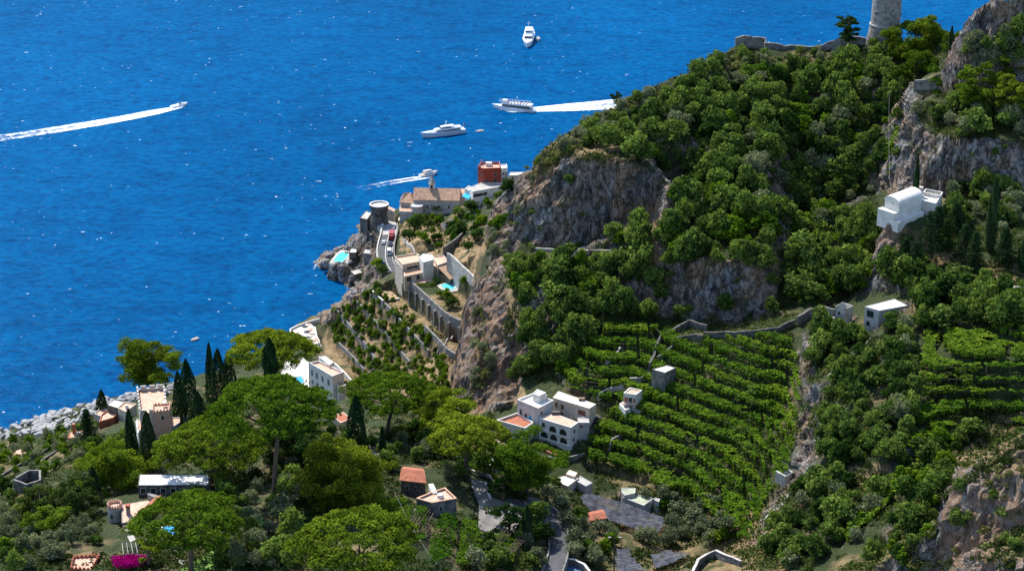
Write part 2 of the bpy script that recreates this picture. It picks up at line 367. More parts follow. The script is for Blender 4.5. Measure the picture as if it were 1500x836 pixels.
# ------------------------------------------------ terrain mesh, even in arc length so cliffs get as many faces as slopes
def build_terrain():
    nc, nr = 1000, 820
    ks = np.linspace(-.40, .40, nc); Yf = np.arange(342.0, 985.0, .5); V = np.zeros((nc, nr, 3)); YQ = np.zeros((nc, nr))
    for i, k in enumerate(ks):
        z = hz(k*Yf, Yf); py = screen(k*Yf, Yf, z)[1]
        w_ = np.abs(np.diff(py))+.12*np.diff(Yf)+.25*np.abs(np.diff(z)); cs = np.concatenate([[0], np.cumsum(w_)])
        YQ[i] = np.interp(np.linspace(0, cs[-1], nr), cs, Yf)
    for _ in range(14): P_ = np.pad(YQ, ((2, 2), (0, 0)), mode='edge'); YQ = (P_[:-4]+P_[1:-3]+P_[2:-2]+P_[3:-1]+P_[4:])/5
    V[..., 0] = ks[:, None]*YQ; V[..., 1] = YQ; V[..., 2] = hz(V[..., 0], V[..., 1])
    du = np.gradient(V, axis=1); dv = np.gradient(V, axis=0); n = np.cross(dv, du); n /= np.linalg.norm(n, axis=2, keepdims=True)+1e-9
    x, y, z = V[..., 0], V[..., 1], V[..., 2]
    gi = np.clip(((x-GX0)/GS).astype(int), 0, NX-1); gj = np.clip(((y-GY0)/GS).astype(int), 0, NY-1)
    kf = keepf[gj, gi]; vf = vmf[gj, gi]; px, py = screen(x, y, z)
    slope = np.degrees(np.arccos(np.clip(n[..., 2], -1, 1)))
    rock = np.clip((slope-42+6*fbm(x/9, y/9, z/9, 3, 2))/14, 0, 1)
    for pl in ([(772,262),(850,236),(950,246),(985,275),(985,340),(945,378),(900,378),(850,374),(775,378),(762,320)], [(905,400),(960,395),(1000,386),(1060,380),(1110,368),(1145,365),(1150,400),(1135,455),(1080,470),(1000,474),(960,470),(925,440)],
               [(1322,150),(1345,140),(1355,190),(1400,205),(1500,205),(1500,292),(1440,296),(1380,292),(1325,290)], [(1395,-20),(1500,-20),(1500,60),(1470,110),(1400,105)], [(1290,322),(1318,330),(1290,430),(1275,430)],
               [(705,335),(745,270),(770,265),(765,330),(735,420),(720,440),(690,420)], [(1160,560),(1200,560),(1215,640),(1185,690),(1150,735),(1140,700),(1160,620)], [(1380,730),(1400,690),(1430,690),(1500,640),(1500,836),(1400,836)],
               [(690,440),(745,430),(768,520),(745,600),(665,600),(672,520)],[(700,340),(684,430),(660,600),(700,605),(740,420),(722,330)], [(1180,480),(1210,480),(1200,540),(1176,560)]):
        rock = np.maximum(rock, poly_mask_px(pl, px+10*fbm(x/15, y/15, z/15, 3, 72), py+10*fbm(x/15, y/15, z/15, 3, 73))*np.clip((slope-14)/16, 0, 1)*.97)
    coast = (poly_mask_px([(455,350),(530,330),(560,350),(556,400),(560,440),(520,455),(500,470),(470,475),(455,440)], px, py) & (y > 790))
    rock = np.maximum(rock, np.where(coast & (z < 21) & (z > -3), .9, 0)); rock = rock*(1-.95*vf)*(1-.85*kf*np.where(coast, 0, 1))
    # crags
    amp = rock*(1-kf*np.where(coast, 0, 1))
    r1 = 1-np.abs(fbm(x/11, y/11, z/26, 4, 30))*1.6; r2 = 1-np.abs(fbm(x/3.4, y/3.4, z/6.5, 3, 40))*1.6; r3 = fbm(x/30, y/30, z/40, 2, 50)
    r4 = 1-np.abs(fbm(x/1.5, y/1.5, z/2.6, 2, 55))*1.7; d = amp*(2.2*r1+1.0*r2+.38*r4+1.8*r3-1.5)
    d = np.where(coast, amp*(2.2*r1+1.0*r2-.8), d)
    V += n*d[..., None]
    V[..., 2] += (1-amp)*(1-vf)*(1-kf)*.35*fbm(x/4, y/4, z/4, 3, 60)
    # what covers the ground: dry grass, bare soil
    dry = np.zeros(z.shape)
    for pl, v in (([(765,200),(900,150),(905,240),(840,235),(770,300)], .75), ([(690,430),(770,420),(768,600),(650,610)], .9), ([(905,300),(960,300),(960,400),(900,420)], .9),
                  ([(585,325),(660,330),(720,350),(715,410),(650,370),(590,380)], .9), ([(480,430),(700,430),(660,610),(480,560)], .75), ([(655,360),(720,360),(705,420),(690,412)], 1),
                  ([(1275,500),(1310,500),(1310,540),(1270,530)], .9), ([(1240,680),(1300,680),(1300,730),(1240,730)], 1), ([(1395,655),(1500,600),(1500,836),(1380,836)], .7),
                  ([(820,730),(1060,730),(1060,836),(820,836)], .6), ([(1350,380),(1500,380),(1500,440),(1350,420)], .7), ([(1300,370),(1400,370),(1400,410),(1300,400)], .8),
                  ([(1090,360),(1140,360),(1140,440),(1090,440)], .4), ([(1060,740),(1160,740),(1160,830),(1060,836)], .7),([(1290,330),(1330,330),(1330,420),(1290,420)],.7)):
        m = poly_mask_px(pl, px+12*fbm(x/20, y/20, z/20, 2, 70), py+12*fbm(x/20, y/20, z/20, 2, 71)); dry = np.maximum(dry, m*v)
    idx = np.arange(nc*nr).reshape(nc, nr)
    F = np.stack([idx[:-1, :-1], idx[1:, :-1], idx[1:, 1:], idx[:-1, 1:]], -1).reshape(-1, 4)
    me = np_mesh('terrain', V.reshape(-1, 3), F, False, {'rock': rock.ravel(), 'dry': dry.ravel(), 'vine': vf.ravel()})
    m, nt, o = nmat('terrain_ground'); p = node(nt, 'ShaderNodeBsdfPrincipled'); p.inputs['Roughness'].default_value = .92; p.inputs['Specular IOR Level'].default_value = .15
    at = lambda nme: node(nt, 'ShaderNodeAttribute', attribute_name=nme).outputs['Fac']
    streak = noise(nt, .22, 6, .65, st=(1, 1, .28)); patch = noise(nt, .05, 4, .6); fine = noise(nt, 1.6, 5, .7)
    rc = ramp(nt, streak, [(.30, (.055, .055, .058)), (.44, (.14, .138, .142)), (.58, (.24, .235, .23)), (.74, (.43, .415, .39))])
    warm = ramp(nt, noise(nt, .09, 5, .65), [(.42, (0, 0, 0)), (.6, (1, 1, 1))])
    rc = mix(nt, warm, rc, mix(nt, .62, rc, (.33, .20, .11)))
    cr = ramp(nt, noise(nt, .5, 6, .7, st=(1, 1, .45)), [(.40, (.30, .30, .31)), (.50, (1, 1, 1))]); rc = mix(nt, .85, rc, cr, 'MULTIPLY')
    vo = node(nt, 'ShaderNodeTexVoronoi', feature='DISTANCE_TO_EDGE'); tcv = node(nt, 'ShaderNodeTexCoord'); mpv = node(nt, 'ShaderNodeMapping'); mpv.inputs[3].default_value = (1, 1, .4); wv = node(nt, 'ShaderNodeVectorMath', operation='MULTIPLY_ADD'); nz = node(nt, 'ShaderNodeTexNoise'); nz.inputs['Scale'].default_value = .35; lk(nt, tcv.outputs['Object'], nz.inputs['Vector']); lk(nt, nz.outputs['Color'], wv.inputs[0]); wv.inputs[1].default_value = (5, 5, 5); lk(nt, tcv.outputs['Object'], wv.inputs[2]); lk(nt, wv.outputs[0], mpv.inputs[0]); lk(nt, mpv.outputs[0], vo.inputs['Vector']); vo.inputs['Scale'].default_value = .42
    crack = ramp(nt, vo.outputs['Distance'], [(0.0, (.14, .13, .13)), (.13, (1, 1, 1))]); rc = mix(nt, .85, rc, crack, 'MULTIPLY')
    gr = ramp(nt, noise(nt, .28, 6, .75), [(.55, (0, 0, 0)), (.62, (.8, .8, .8))]); rc = mix(nt, gr, rc, (.045, .055, .022))
    veg = ramp(nt, fine, [(.3, (.012, .02, .008)), (.5, (.030, .045, .014)), (.72, (.075, .075, .03))])
    soil = ramp(nt, noise(nt, .35, 6, .7), [(.3, (.10, .07, .035)), (.5, (.27, .18, .095)), (.7, (.38, .28, .15))])
    soil = mix(nt, ramp(nt, noise(nt, .13, 5, .7), [(.5, (0, 0, 0)), (.58, (.8, .8, .8))]), soil, veg)
    dm = node(nt, 'ShaderNodeMath', operation='MULTIPLY'); lk(nt, at('dry'), dm.inputs[0]); dm.inputs[1].default_value = 1.0
    base = mix(nt, dm.outputs[0], mix(nt, ramp(nt, patch, [(.52, (0, 0, 0)), (.62, (.5, .5, .5))]), veg, soil), soil)
    rockw = mix(nt, dm.outputs[0], rc, mix(nt, ramp(nt, noise(nt, .16, 6, .7), [(.40, (.1, .1, .1)), (.6, (.9, .9, .9))]), rc, (.25, .145, .085)))
    wall = ramp(nt, noise(nt, .8, 5, .7), [(.3, (.05, .05, .052)), (.7, (.19, .18, .175))])
    base = mix(nt, at('rock'), base, rockw)
    lk(nt, base, p.inputs['Base Color'])
    lk(nt, bump(nt, noise(nt, .9, 7, .7), .8, 1.0), p.inputs['Normal']); lk(nt, p.outputs[0], o.inputs[0])
    return tag(link('terrain', me, m), kind='structure')

# ------------------------------------------------ sea
def build_sea():
    xs = np.array([-9000, -2500, -900, -300, 300, 900, 2500, 9000]); yy = np.array([-3000, 400, 700, 1000, 1500, 2500, 6000, 20000])
    V = [(a, b, 0) for a in xs for b in yy]; n = len(yy)
    F = [(i*n+j, (i+1)*n+j, (i+1)*n+j+1, i*n+j+1) for i in range(len(xs)-1) for j in range(n-1)]
    m, nt, o = nmat('sea_water'); p = node(nt, 'ShaderNodeBsdfPrincipled'); p.inputs['Roughness'].default_value = .3; p.inputs['IOR'].default_value = 1.33; p.inputs['Specular IOR Level'].default_value = .03
    big = noise(nt, .004, 4, .55, st=(1, .5, 1)); mid = noise(nt, .045, 5, .6, st=(.8, 1.25, 1)); sm = noise(nt, .2, 5, .65, st=(.85, 1.25, 1)); tiny = noise(nt, .6, 3, .6, st=(.85, 1.2, 1))
    col = ramp(nt, big, [(.32, (.0, .050, .150)), (.68, (.0, .075, .212))])
    col = mix(nt, .75, col, ramp(nt, mid, [(.35, (.50, .72, .78)), (.5, (1, 1, 1)), (.7, (1.35, 1.15, 1.1))]), 'MULTIPLY')
    col = mix(nt, .9, col, ramp(nt, sm, [(.34, (.45, .55, .62)), (.5, (1, 1, 1)), (.68, (1.5, 1.3, 1.2))]), 'MULTIPLY')
    # whitecaps: more of them in the rough patches
    v = noise(nt, .34, 3, .6, st=(.55, 1.2, 1)); pt = noise(nt, .012, 3, .6)
    mm = node(nt, 'ShaderNodeMath', operation='MULTIPLY_ADD'); lk(nt, pt, mm.inputs[0]); mm.inputs[1].default_value = .20; lk(nt, v, mm.inputs[2])
    foam = ramp(nt, mm.outputs[0], [(.812, (0, 0, 0)), (.84, (1, 1, 1))])
    col = mix(nt, foam, col, (.62, .72, .8))
    nt.nodes.remove(p); p = node(nt, 'ShaderNodeBsdfDiffuse'); gl = node(nt, 'ShaderNodeBsdfGlossy'); gl.inputs['Color'].default_value = (.55, .8, 1, 1); gl.inputs['Roughness'].default_value = .25; fr = node(nt, 'ShaderNodeFresnel'); fr.inputs['IOR'].default_value = 1.33; fm = node(nt, 'ShaderNodeMath', operation='MULTIPLY'); fm.inputs[1].default_value = .07; ms = node(nt, 'ShaderNodeMixShader'); lk(nt, col, p.inputs['Color'])
    n1 = bump(nt, mid, .35, 2.2); n2 = bump(nt, sm, .5, 1.0, n1); n3 = bump(nt, tiny, .4, .25, n2); lk(nt, n3, p.inputs['Normal']); lk(nt, n2, gl.inputs['Normal']); lk(nt, n1, fr.inputs['Normal']); lk(nt, fr.outputs[0], fm.inputs[0]); lk(nt, fm.outputs[0], ms.inputs[0]); lk(nt, p.outputs[0], ms.inputs[1]); lk(nt, gl.outputs[0], ms.inputs[2])
    lk(nt, ms.outputs[0], o.inputs[0])
    return tag(link('sea', np_mesh('sea', V, F), m), kind='structure')
build_sea()
# ------------------------------------------------ masonry helpers
WHITE = M('white_plaster', (.78, .745, .69), (.60, .565, .51), scale=.5); CREAM = M('cream_plaster', (.66, .56, .45), (.50, .41, .32), scale=.5)
GREYW = M('grey_and_shaded_plaster', (.48, .46, .45), (.33, .32, .31), scale=.5); PINKR = M('pink_terrace_tiles', (.66, .42, .31), (.52, .30, .21), scale=.8)
REDW = M('red_plaster', (.36, .060, .035), (.26, .045, .03), scale=.4); ORW = M('faded_orange_plaster', (.60, .30, .17), (.45, .20, .12), scale=.4)
STONE = M('field_stone', (.27, .255, .235), (.08, .078, .075), scale=.55, bmp=.8, bd=.35, lo=.32, hi=.62); PALEST = M('pale_stone', (.55, .52, .47), (.30, .28, .25), scale=.5, bmp=.5, bd=.2)
DARKST = M('dark_and_shaded_stone', (.16, .145, .13), (.05, .048, .045), scale=.5, bmp=.7, bd=.3)
TILE = M('clay_roof_tiles', (.56, .36, .24), (.34, .20, .13), scale=.7, bmp=.5, bd=.12); REDT = M('red_roof_tiles', (.46, .15, .08), (.26, .09, .05), scale=.9, bmp=.5, bd=.12)
WROOF = M('white_membrane', (.84, .84, .82), (.66, .66, .64), scale=.3); GREENR = M('green_coated_roof', (.42, .45, .33), (.28, .30, .21), scale=.5); CONC = M('concrete', (.46, .43, .40), (.32, .30, .28), scale=.4)
GLASS = M('dark_glass', (.02, .028, .035), (.012, .016, .02), rough=.15, spec=.6, fine=False); SHUT = M('brown_shutter', (.20, .085, .05), (.13, .06, .035), fine=False); SHG = M('grey_green_shutter', (.12, .16, .15), (.09, .12, .11), fine=False)
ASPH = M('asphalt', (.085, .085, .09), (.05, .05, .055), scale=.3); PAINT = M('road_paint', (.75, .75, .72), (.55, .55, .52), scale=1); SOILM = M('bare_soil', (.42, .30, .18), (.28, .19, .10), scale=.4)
LAWN = M('lawn_grass', (.13, .24, .025), (.07, .15, .018), scale=.6); POOLW = M('pool_water', (.05, .55, .62), (.04, .47, .56), rough=.1, scale=.6, fine=False, spec=.4); POOLB = M('blue_pool_water', (.03, .33, .62), (.02, .26, .52), rough=.1, scale=.6, fine=False)
WOODM = M('brown_metal_roof', (.36, .24, .16), (.30, .19, .125), scale=.3); AWN = M('blue_awning', (.02, .42, .75), (.02, .35, .65), fine=False); WOODB = M('weathered_wood', (.24, .17, .11), (.14, .1, .07), scale=1)
NET = M('dark_crop_net', (.060, .065, .085), (.035, .038, .052), scale=.35, st=(1, 1, 1)); IRON = M('dark_iron', (.05, .05, .05), (.03, .03, .03), fine=False)
def norm2(a, b): d = Vector((b[0]-a[0], b[1]-a[1], 0)); return d.normalized() if d.length > 1e-6 else Vector((1, 0, 0))
class MB:
    def __init__(s, o=(0, 0, 0)): s.V, s.F, s.o = [], [], Vector(o)
    def add(s, V, F): k = len(s.V); s.V += [tuple(Vector(v)-s.o) for v in V]; s.F += [tuple(i+k for i in f) for f in F]
    def prism(s, P, z0, z1, cap=True):
        """P: plan polygon; z0, z1 numbers or per-corner lists"""
        n = len(P); a = z0 if hasattr(z0, '__len__') else [z0]*n; b = z1 if hasattr(z1, '__len__') else [z1]*n
        V = [(p[0], p[1], a[i]) for i, p in enumerate(P)]+[(p[0], p[1], b[i]) for i, p in enumerate(P)]
        F = [(i, (i+1) % n, n+(i+1) % n, n+i) for i in range(n)]
        if cap: F += [tuple(range(n, 2*n)), tuple(reversed(range(n)))]
        s.add(V, F)
    def box(s, c, sx_, sy_, sz, rz=0):
        q, w_ = math.cos(rz), math.sin(rz); P = [(c[0]+x*q-y*w_, c[1]+x*w_+y*q) for x, y in ((-sx_/2, -sy_/2), (sx_/2, -sy_/2), (sx_/2, sy_/2), (-sx_/2, sy_/2))]
        s.prism(P, c[2]-sz/2, c[2]+sz/2)
    def cyl(s, c, r0, r1, z0, z1, n=16, cap=True):
        k = len(s.V); V = [(c[0]+r*math.cos(2*math.pi*i/n), c[1]+r*math.sin(2*math.pi*i/n), z) for r, z in ((r0, z0), (r1, z1)) for i in range(n)]
        F = [(i, (i+1) % n, n+(i+1) % n, n+i) for i in range(n)]+([tuple(range(n, 2*n)), tuple(reversed(range(n)))] if cap else []); s.add(V, F)
    def bar(s, a, b, r=.06, n=5): V, F = [], []; tube(V, F, a, b, r, r, n); s.add(V, F)
    def build(s, name, mat, parent=None, loc=None, weld=False, smooth=False):
        me = bpy.data.meshes.new(name); me.from_pydata(s.V, [], s.F)
        import bmesh
        bm = bmesh.new(); bm.from_mesh(me)
        if weld: bmesh.ops.remove_doubles(bm, verts=bm.verts, dist=.004)
        bmesh.ops.recalc_face_normals(bm, faces=bm.faces); bm.to_mesh(me); bm.free()
        if smooth:
            for p in me.polygons: p.use_smooth = True
        me.materials.append(mat); return link(name, me, None, parent, loc)
def tube(V, F, a, b, ra, rb, n=6):
    a, b = np.array(a, float), np.array(b, float); d = b-a; L = np.linalg.norm(d)+1e-9; d /= L
    u = np.cross(d, (0.3, 1, .2)); u /= np.linalg.norm(u); v = np.cross(d, u); k = len(V)
    for c, r_ in ((a, ra), (b, rb)):
        for i in range(n): t = 2*math.pi*i/n; V.append(tuple(c+r_*(math.cos(t)*u+math.sin(t)*v)))
    for i in range(n): F.append((k+i, k+(i+1) % n, k+n+(i+1) % n, k+n+i))
def ccw(P):
    a = sum(P[i][0]*P[(i+1) % len(P)][1]-P[(i+1) % len(P)][0]*P[i][1] for i in range(len(P))); return list(P) if a > 0 else list(reversed(P))
def inset(P, d):
    """P counter-clockwise"""
    n = len(P); Q = []
    for i in range(n):
        a, b, c = Vector(P[i-1][:2]), Vector(P[i][:2]), Vector(P[(i+1) % n][:2]); e, f = (b-a).normalized(), (c-b).normalized()
        n1, n2 = Vector((-e.y, e.x)), Vector((-f.y, f.x)); m = n1+n2; m = m/max(.35, m.length_squared/2) if m.length > 1e-3 else n1; q = b+m*d; Q.append((q.x, q.y))
    return Q
class House:
    """a building; each block keeps its plan so windows can be hung on its faces"""
    def __init__(s, name, label, cat, at, group=None):
        s.o = Vector(at); s.t = thing(name, label, cat, s.o, 0, group)
    def block(s, px, zt, zb, wall=WHITE, roof=PINKR, par=.55, th=.32, pname='wall', rname='roof', world=False):
        P = [Vector(p) for p in px] if world else [PZ(x, y, zt) for x, y in px]; P = ccw(P); n = len(P); I = inset(P, th); m = MB(s.o)
        carve(P, zb+.1)
        z0, z1 = zb-4, zt+par
        V = [(p[0], p[1], z0) for p in P]+[(p[0], p[1], z1) for p in P]+[(q[0], q[1], z1) for q in I]+[(q[0], q[1], zt-.3) for q in I]
        F = [(i, (i+1) % n, n+(i+1) % n, n+i) for i in range(n)]+[(n+i, n+(i+1) % n, 2*n+(i+1) % n, 2*n+i) for i in range(n)]+[(2*n+i, 2*n+(i+1) % n, 3*n+(i+1) % n, 3*n+i) for i in range(n)]
        m.add(V, F); m.build(pname, wall, s.t); r = MB(s.o); r.prism(inset(P, th-.02), zt-.25, zt); r.build(rname, roof, s.t)
        return dict(P=P, zt=zt, zb=zb)
    def face(s, b, a, c):
        """pick the face of block b whose ends are nearest to pixels a and c (at roof height); ordered a -> c"""
        A, C = PZ(*a, b['zt']), PZ(*c, b['zt']); P = b['P']; i = min(range(len(P)), key=lambda k: (Vector(P[k])-A).length); j = min(range(len(P)), key=lambda k: (Vector(P[k])-C).length)
        p, q = Vector((P[i][0], P[i][1], 0)), Vector((P[j][0], P[j][1], 0)); cx = Vector((sum(v[0] for v in P)/len(P), sum(v[1] for v in P)/len(P), 0))
        d = (q-p).normalized(); nn = Vector((d.y, -d.x, 0))
        if nn.dot((p+q)/2-cx) < 0: nn = -nn
        return p, q, nn, b
    def win(s, f, u, dz, w_=1.0, h=1.4, frame=None, pane=None, name='window', arch=False, proud=.05):
        """u: fraction along face, dz: metres below the roof line to the centre"""
        p, q, nn, b = f; c = p+(q-p)*u; c.z = b['zt']-dz; rz = math.atan2((q-p).y, (q-p).x)
        def shape(ww, hh, d0, d1, mat, nm, par):
            m = MB(s.o); d = (q-p).normalized(); pts = [(-ww/2, -hh/2), (ww/2, -hh/2)]
            if arch: pts += [(ww/2*math.cos(t), hh/2-ww/2+ww/2*math.sin(t)) for t in [math.pi*k/8 for k in range(9)]]
            else: pts += [(ww/2, hh/2), (-ww/2, hh/2)]
            V = [c+d*x+Vector((0, 0, y))+nn*dd for dd in (d0, d1) for x, y in pts]; n = len(pts)
            m.add(V, [(i, (i+1) % n, n+(i+1) % n, n+i) for i in range(n)]+[tuple(range(n)), tuple(range(n, 2*n))]); return m.build(nm, mat, par)
        f_ = shape(w_, h, -.2, proud, frame or GREYW, name, s.t); p_ = shape(w_-.22, h-.22, -.1, proud+.02, pane or GLASS, 'pane', f_); return f_
    def slab(s, px, z, mat, name, t=.25, zz=None):
        P = ccw([PZ(x, y, z) for x, y in px]); m = MB(s.o); m.prism(P, z-t, z); return m.build(name, mat, s.t)
    def pitched(s, e0, e1, e2, e3, ze, zr, mat, name='roof', over=.4, hip=0.0):
        """gable roof: eave corners e0-e1 (front), e2-e3 (back) world points; ridge midway"""
        e0, e1, e2, e3 = [Vector((v[0], v[1], ze)) for v in (e0, e1, e2, e3)]; d = (e1-e0).normalized(); e0 = e0-d*over; e1 = e1+d*over; e3 = e3-d*over; e2 = e2+d*over; w_ = (e3-e0).normalized()
        e0 -= w_*over; e1 -= w_*over; e2 += w_*over; e3 += w_*over; r0, r1 = (e0+e3)/2, (e1+e2)/2; L = (e1-e0).length; r0 = r0+d*L*hip; r1 = r1-d*L*hip; r0.z = r1.z = zr
        m = MB(s.o); k = Vector((0, 0, -.22)); V = [e0, e1, e2, e3, r0, r1]; V = V+[v+k for v in V[:4]]
        m.add(V, [(0, 1, 5, 4), (2, 3, 4, 5), (3, 0, 4), (1, 2, 5), (6, 7, 1, 0), (7, 8, 2, 1), (8, 9, 3, 2), (9, 6, 0, 3), (9, 8, 7, 6)]); return m.build(name, mat, s.t)
    def part(s, name, mat, fn): m = MB(s.o); fn(m); return m.build(name, mat, s.t, weld=True)
def ground(px, py): return G(px, py).z
def wall_strip(name, label, top, zb, mat, th=.7, cat='wall', group=None, coping=None, zt=None):
    """a wall along world points (top line); zb: bottom (number or function of point)"""
    o = Vector(top[len(top)//2]); o.z = min(p[2] for p in top); m = MB(o); n = len(top); L_, R_ = [], []
    for i, p in enumerate(top):
        a, b = top[max(0, i-1)], top[min(n-1, i+1)]; d = norm2(a, b); q = Vector((-d.y, d.x, 0))*th/2; L_.append(Vector(p)+q); R_.append(Vector(p)-q)
    B = [(zb(p) if callable(zb) else zb) for p in top]; V = []
    for i in range(n): V += [L_[i], R_[i], Vector((R_[i].x, R_[i].y, B[i])), Vector((L_[i].x, L_[i].y, B[i]))]
    F = []
    for i in range(n-1):
        for j in range(4): F.append((4*i+j, 4*i+(j+1) % 4, 4*i+4+(j+1) % 4, 4*i+4+j))
    F += [(3, 2, 1, 0), (4*n-4, 4*n-3, 4*n-2, 4*n-1)]; m.add(V, F)
    t = thing(name, label, cat, o, 0, group); m.build('wall_body', mat, t)
    if coping:
        c = MB(o); V = []
        for i in range(n):
            d = norm2(top[max(0, i-1)], top[min(n-1, i+1)]); q = Vector((-d.y, d.x, 0))*(th/2+.08)
            for s_, z in ((1, .12), (-1, .12), (-1, .003), (1, .003)): V.append(Vector(top[i])+q*s_+Vector((0, 0, z)))
        c.add(V, F); c.build('coping', coping, t)
    return t
def resamp(P, step=4.0):
    out = []
    for a, b in zip(P[:-1], P[1:]):
        k = max(1, int((Vector(b)-Vector(a)).length/step)); out += [Vector(a)+(Vector(b)-Vector(a))*i/k for i in range(k)]
    return out+[Vector(P[-1])]
def gwall(name, label, pts, h, mat, th=.6, group=None, coping=None, deep=2.5):
    """wall that follows the ground through the points whose foot is seen at these pixels"""
    P = resamp([G(x, y) for x, y in pts], 3); z = [float(hz(p.x, p.y)) for p in P]; z = [sum(z[max(0, i-1):i+2])/len(z[max(0, i-1):i+2]) for i in range(len(z))]
    rr_ = random.Random(len(P)); return wall_strip(name, label, [Vector((p.x, p.y, q+h*(1+.14*(rr_.random()-.5)))) for p, q in zip(P, z)], lambda p: p[2]-h-deep, mat, th, 'wall', group, coping)
def yard(name, label, px, mat, z=None, cat='terrace', kind=None, lift=.06):
    """a level paved yard"""
    if z is None: z = float(np.median([ground(x, y) for x, y in px]))
    P = ccw([PZ(x, y, z) for x, y in px]); carve(P, z-.45, 1.0, True); o = Vector((sum(p.x for p in P)/len(P), sum(p.y for p in P)/len(P), z)); m = MB(o); m.prism(P, z-1.6, z+lift)
    b = m.build(name, mat, None, o)
    if kind: b['kind'] = kind
    else: tag(b, label, cat)
    return b, z
def pool(label, px, z, mat=POOLW, deck=PALEST):
    P = ccw([PZ(x, y, z) for x, y in px]); carve(inset(P, -2), z-.5, 0, True); o = Vector((sum(p.x for p in P)/len(P), sum(p.y for p in P)/len(P), z)); t = thing('swimming_pool', label, 'pool', o)
    O = inset(P, -.5); n = len(P); m = MB(o); V = [(p[0], p[1], z+.12) for p in O]+[(p[0], p[1], z+.12) for p in P]+[(p[0], p[1], z-1.2) for p in P]+[(p[0], p[1], z-1.2) for p in O]
    m.add(V, [(k*n+i, k*n+(i+1) % n, ((k+1) % 4)*n+(i+1) % n, ((k+1) % 4)*n+i) for k in range(4) for i in range(n)]); m.build('rim', deck, t)
    w_ = MB(o); w_.prism(P, z-1.0, z+.02); w_.build('water', mat, t); return t
def teeth(m, a, b, z0, z1, th, tw=.55, hgt=.55, gap=.45):
    """battlement between plan points a and b: one run of wall with raised merlons"""
    a, b = Vector((a[0], a[1], 0)), Vector((b[0], b[1], 0)); d = (b-a); L = d.length; d.normalize(); q = Vector((-d.y, d.x, 0))*th/2; n = max(1, int(L/(tw+gap))); st = L/n
    for i in range(n):
        for u0, u1, zz in ((0, tw/(tw+gap), z1+hgt), (tw/(tw+gap), 1, z1)):
            p, r = a+d*st*(i+u0), a+d*st*(i+u1); m.prism([p-q, r-q, r+q, p+q], z0, zz)
# ================================================ coast road first: it levels the ground
def ribbon(name, P, wd, mat, lift=.05, t=.5, kind='structure', label=None, cat=None, side=0.0):
    o = Vector(P[len(P)//2]); m = MB(o); V = []; n = len(P)
    for i, p in enumerate(P):
        d = norm2(P[max(0, i-1)], P[min(n-1, i+1)]); q = Vector((-d.y, d.x, 0)); c = Vector(p)+q*side
        V += [c+q*wd/2+Vector((0, 0, lift)), c-q*wd/2+Vector((0, 0, lift)), c-q*wd/2+Vector((0, 0, lift-t)), c+q*wd/2+Vector((0, 0, lift-t))]
    F = [(4*i+j, 4*i+(j+1) % 4, 4*i+4+(j+1) % 4, 4*i+4+j) for i in range(n-1) for j in range(4)]+[(3, 2, 1, 0), (4*n-4, 4*n-3, 4*n-2, 4*n-1)]
    m.add(V, F); b = m.build(name, mat, None, o); tag(b, label, cat, kind=kind); return b
def smooth_path(px, z=None, it=2):
    P = [PZ(x, y, z) if z is not None else G(x, y) for x, y in px]
    for _ in range(it):
        Q = [P[0]]
        for a, b in zip(P[:-1], P[1:]): Q += [a*.75+b*.25, a*.25+b*.75]
        P = Q+[P[-1]]
    return P
CR = smooth_path([(590,418), (577,402), (569,391), (564.5,379), (564.5,366), (566.5,355), (569.5,345), (571,336), (573,326)], 22)
corridor(CR, 8); ribbon('coast_road', CR, 7.2, ASPH); ribbon('road_marking', CR, .22, PAINT, .054, .02)
for s_ in (-3.3, 3.3): ribbon('road_marking', CR, .16, PAINT, .054, .02, side=s_)
yard('village_square', '', [(552,330), (566,323), (580,326), (580,343), (561,344)], CONC, 22.0, kind='structure')
LW = [p+Vector((0, 0, .9)) for p in CR]; 
def side_line(P, off_): return [Vector(p)+Vector((-norm2(P[max(0, i-1)], P[min(len(P)-1, i+1)]).y, norm2(P[max(0, i-1)], P[min(len(P)-1, i+1)]).x, 0))*off_ for i, p in enumerate(P)]
sl_ = side_line(LW, 4.0); sr_ = side_line(LW, -4.2)
if sl_[10].x > sr_[10].x: sl_, sr_ = sr_, sl_
wall_strip('road_parapet', 'whitewashed low parapet on the sea side of the coast road', sl_[6:], 15, STONE, .5, coping=PALEST)
wall_strip('road_wall', 'stone wall on the inland side of the coast road', [p+Vector((0, 0, 1.2)) for p in sr_[8:30]], 18, STONE, .6)
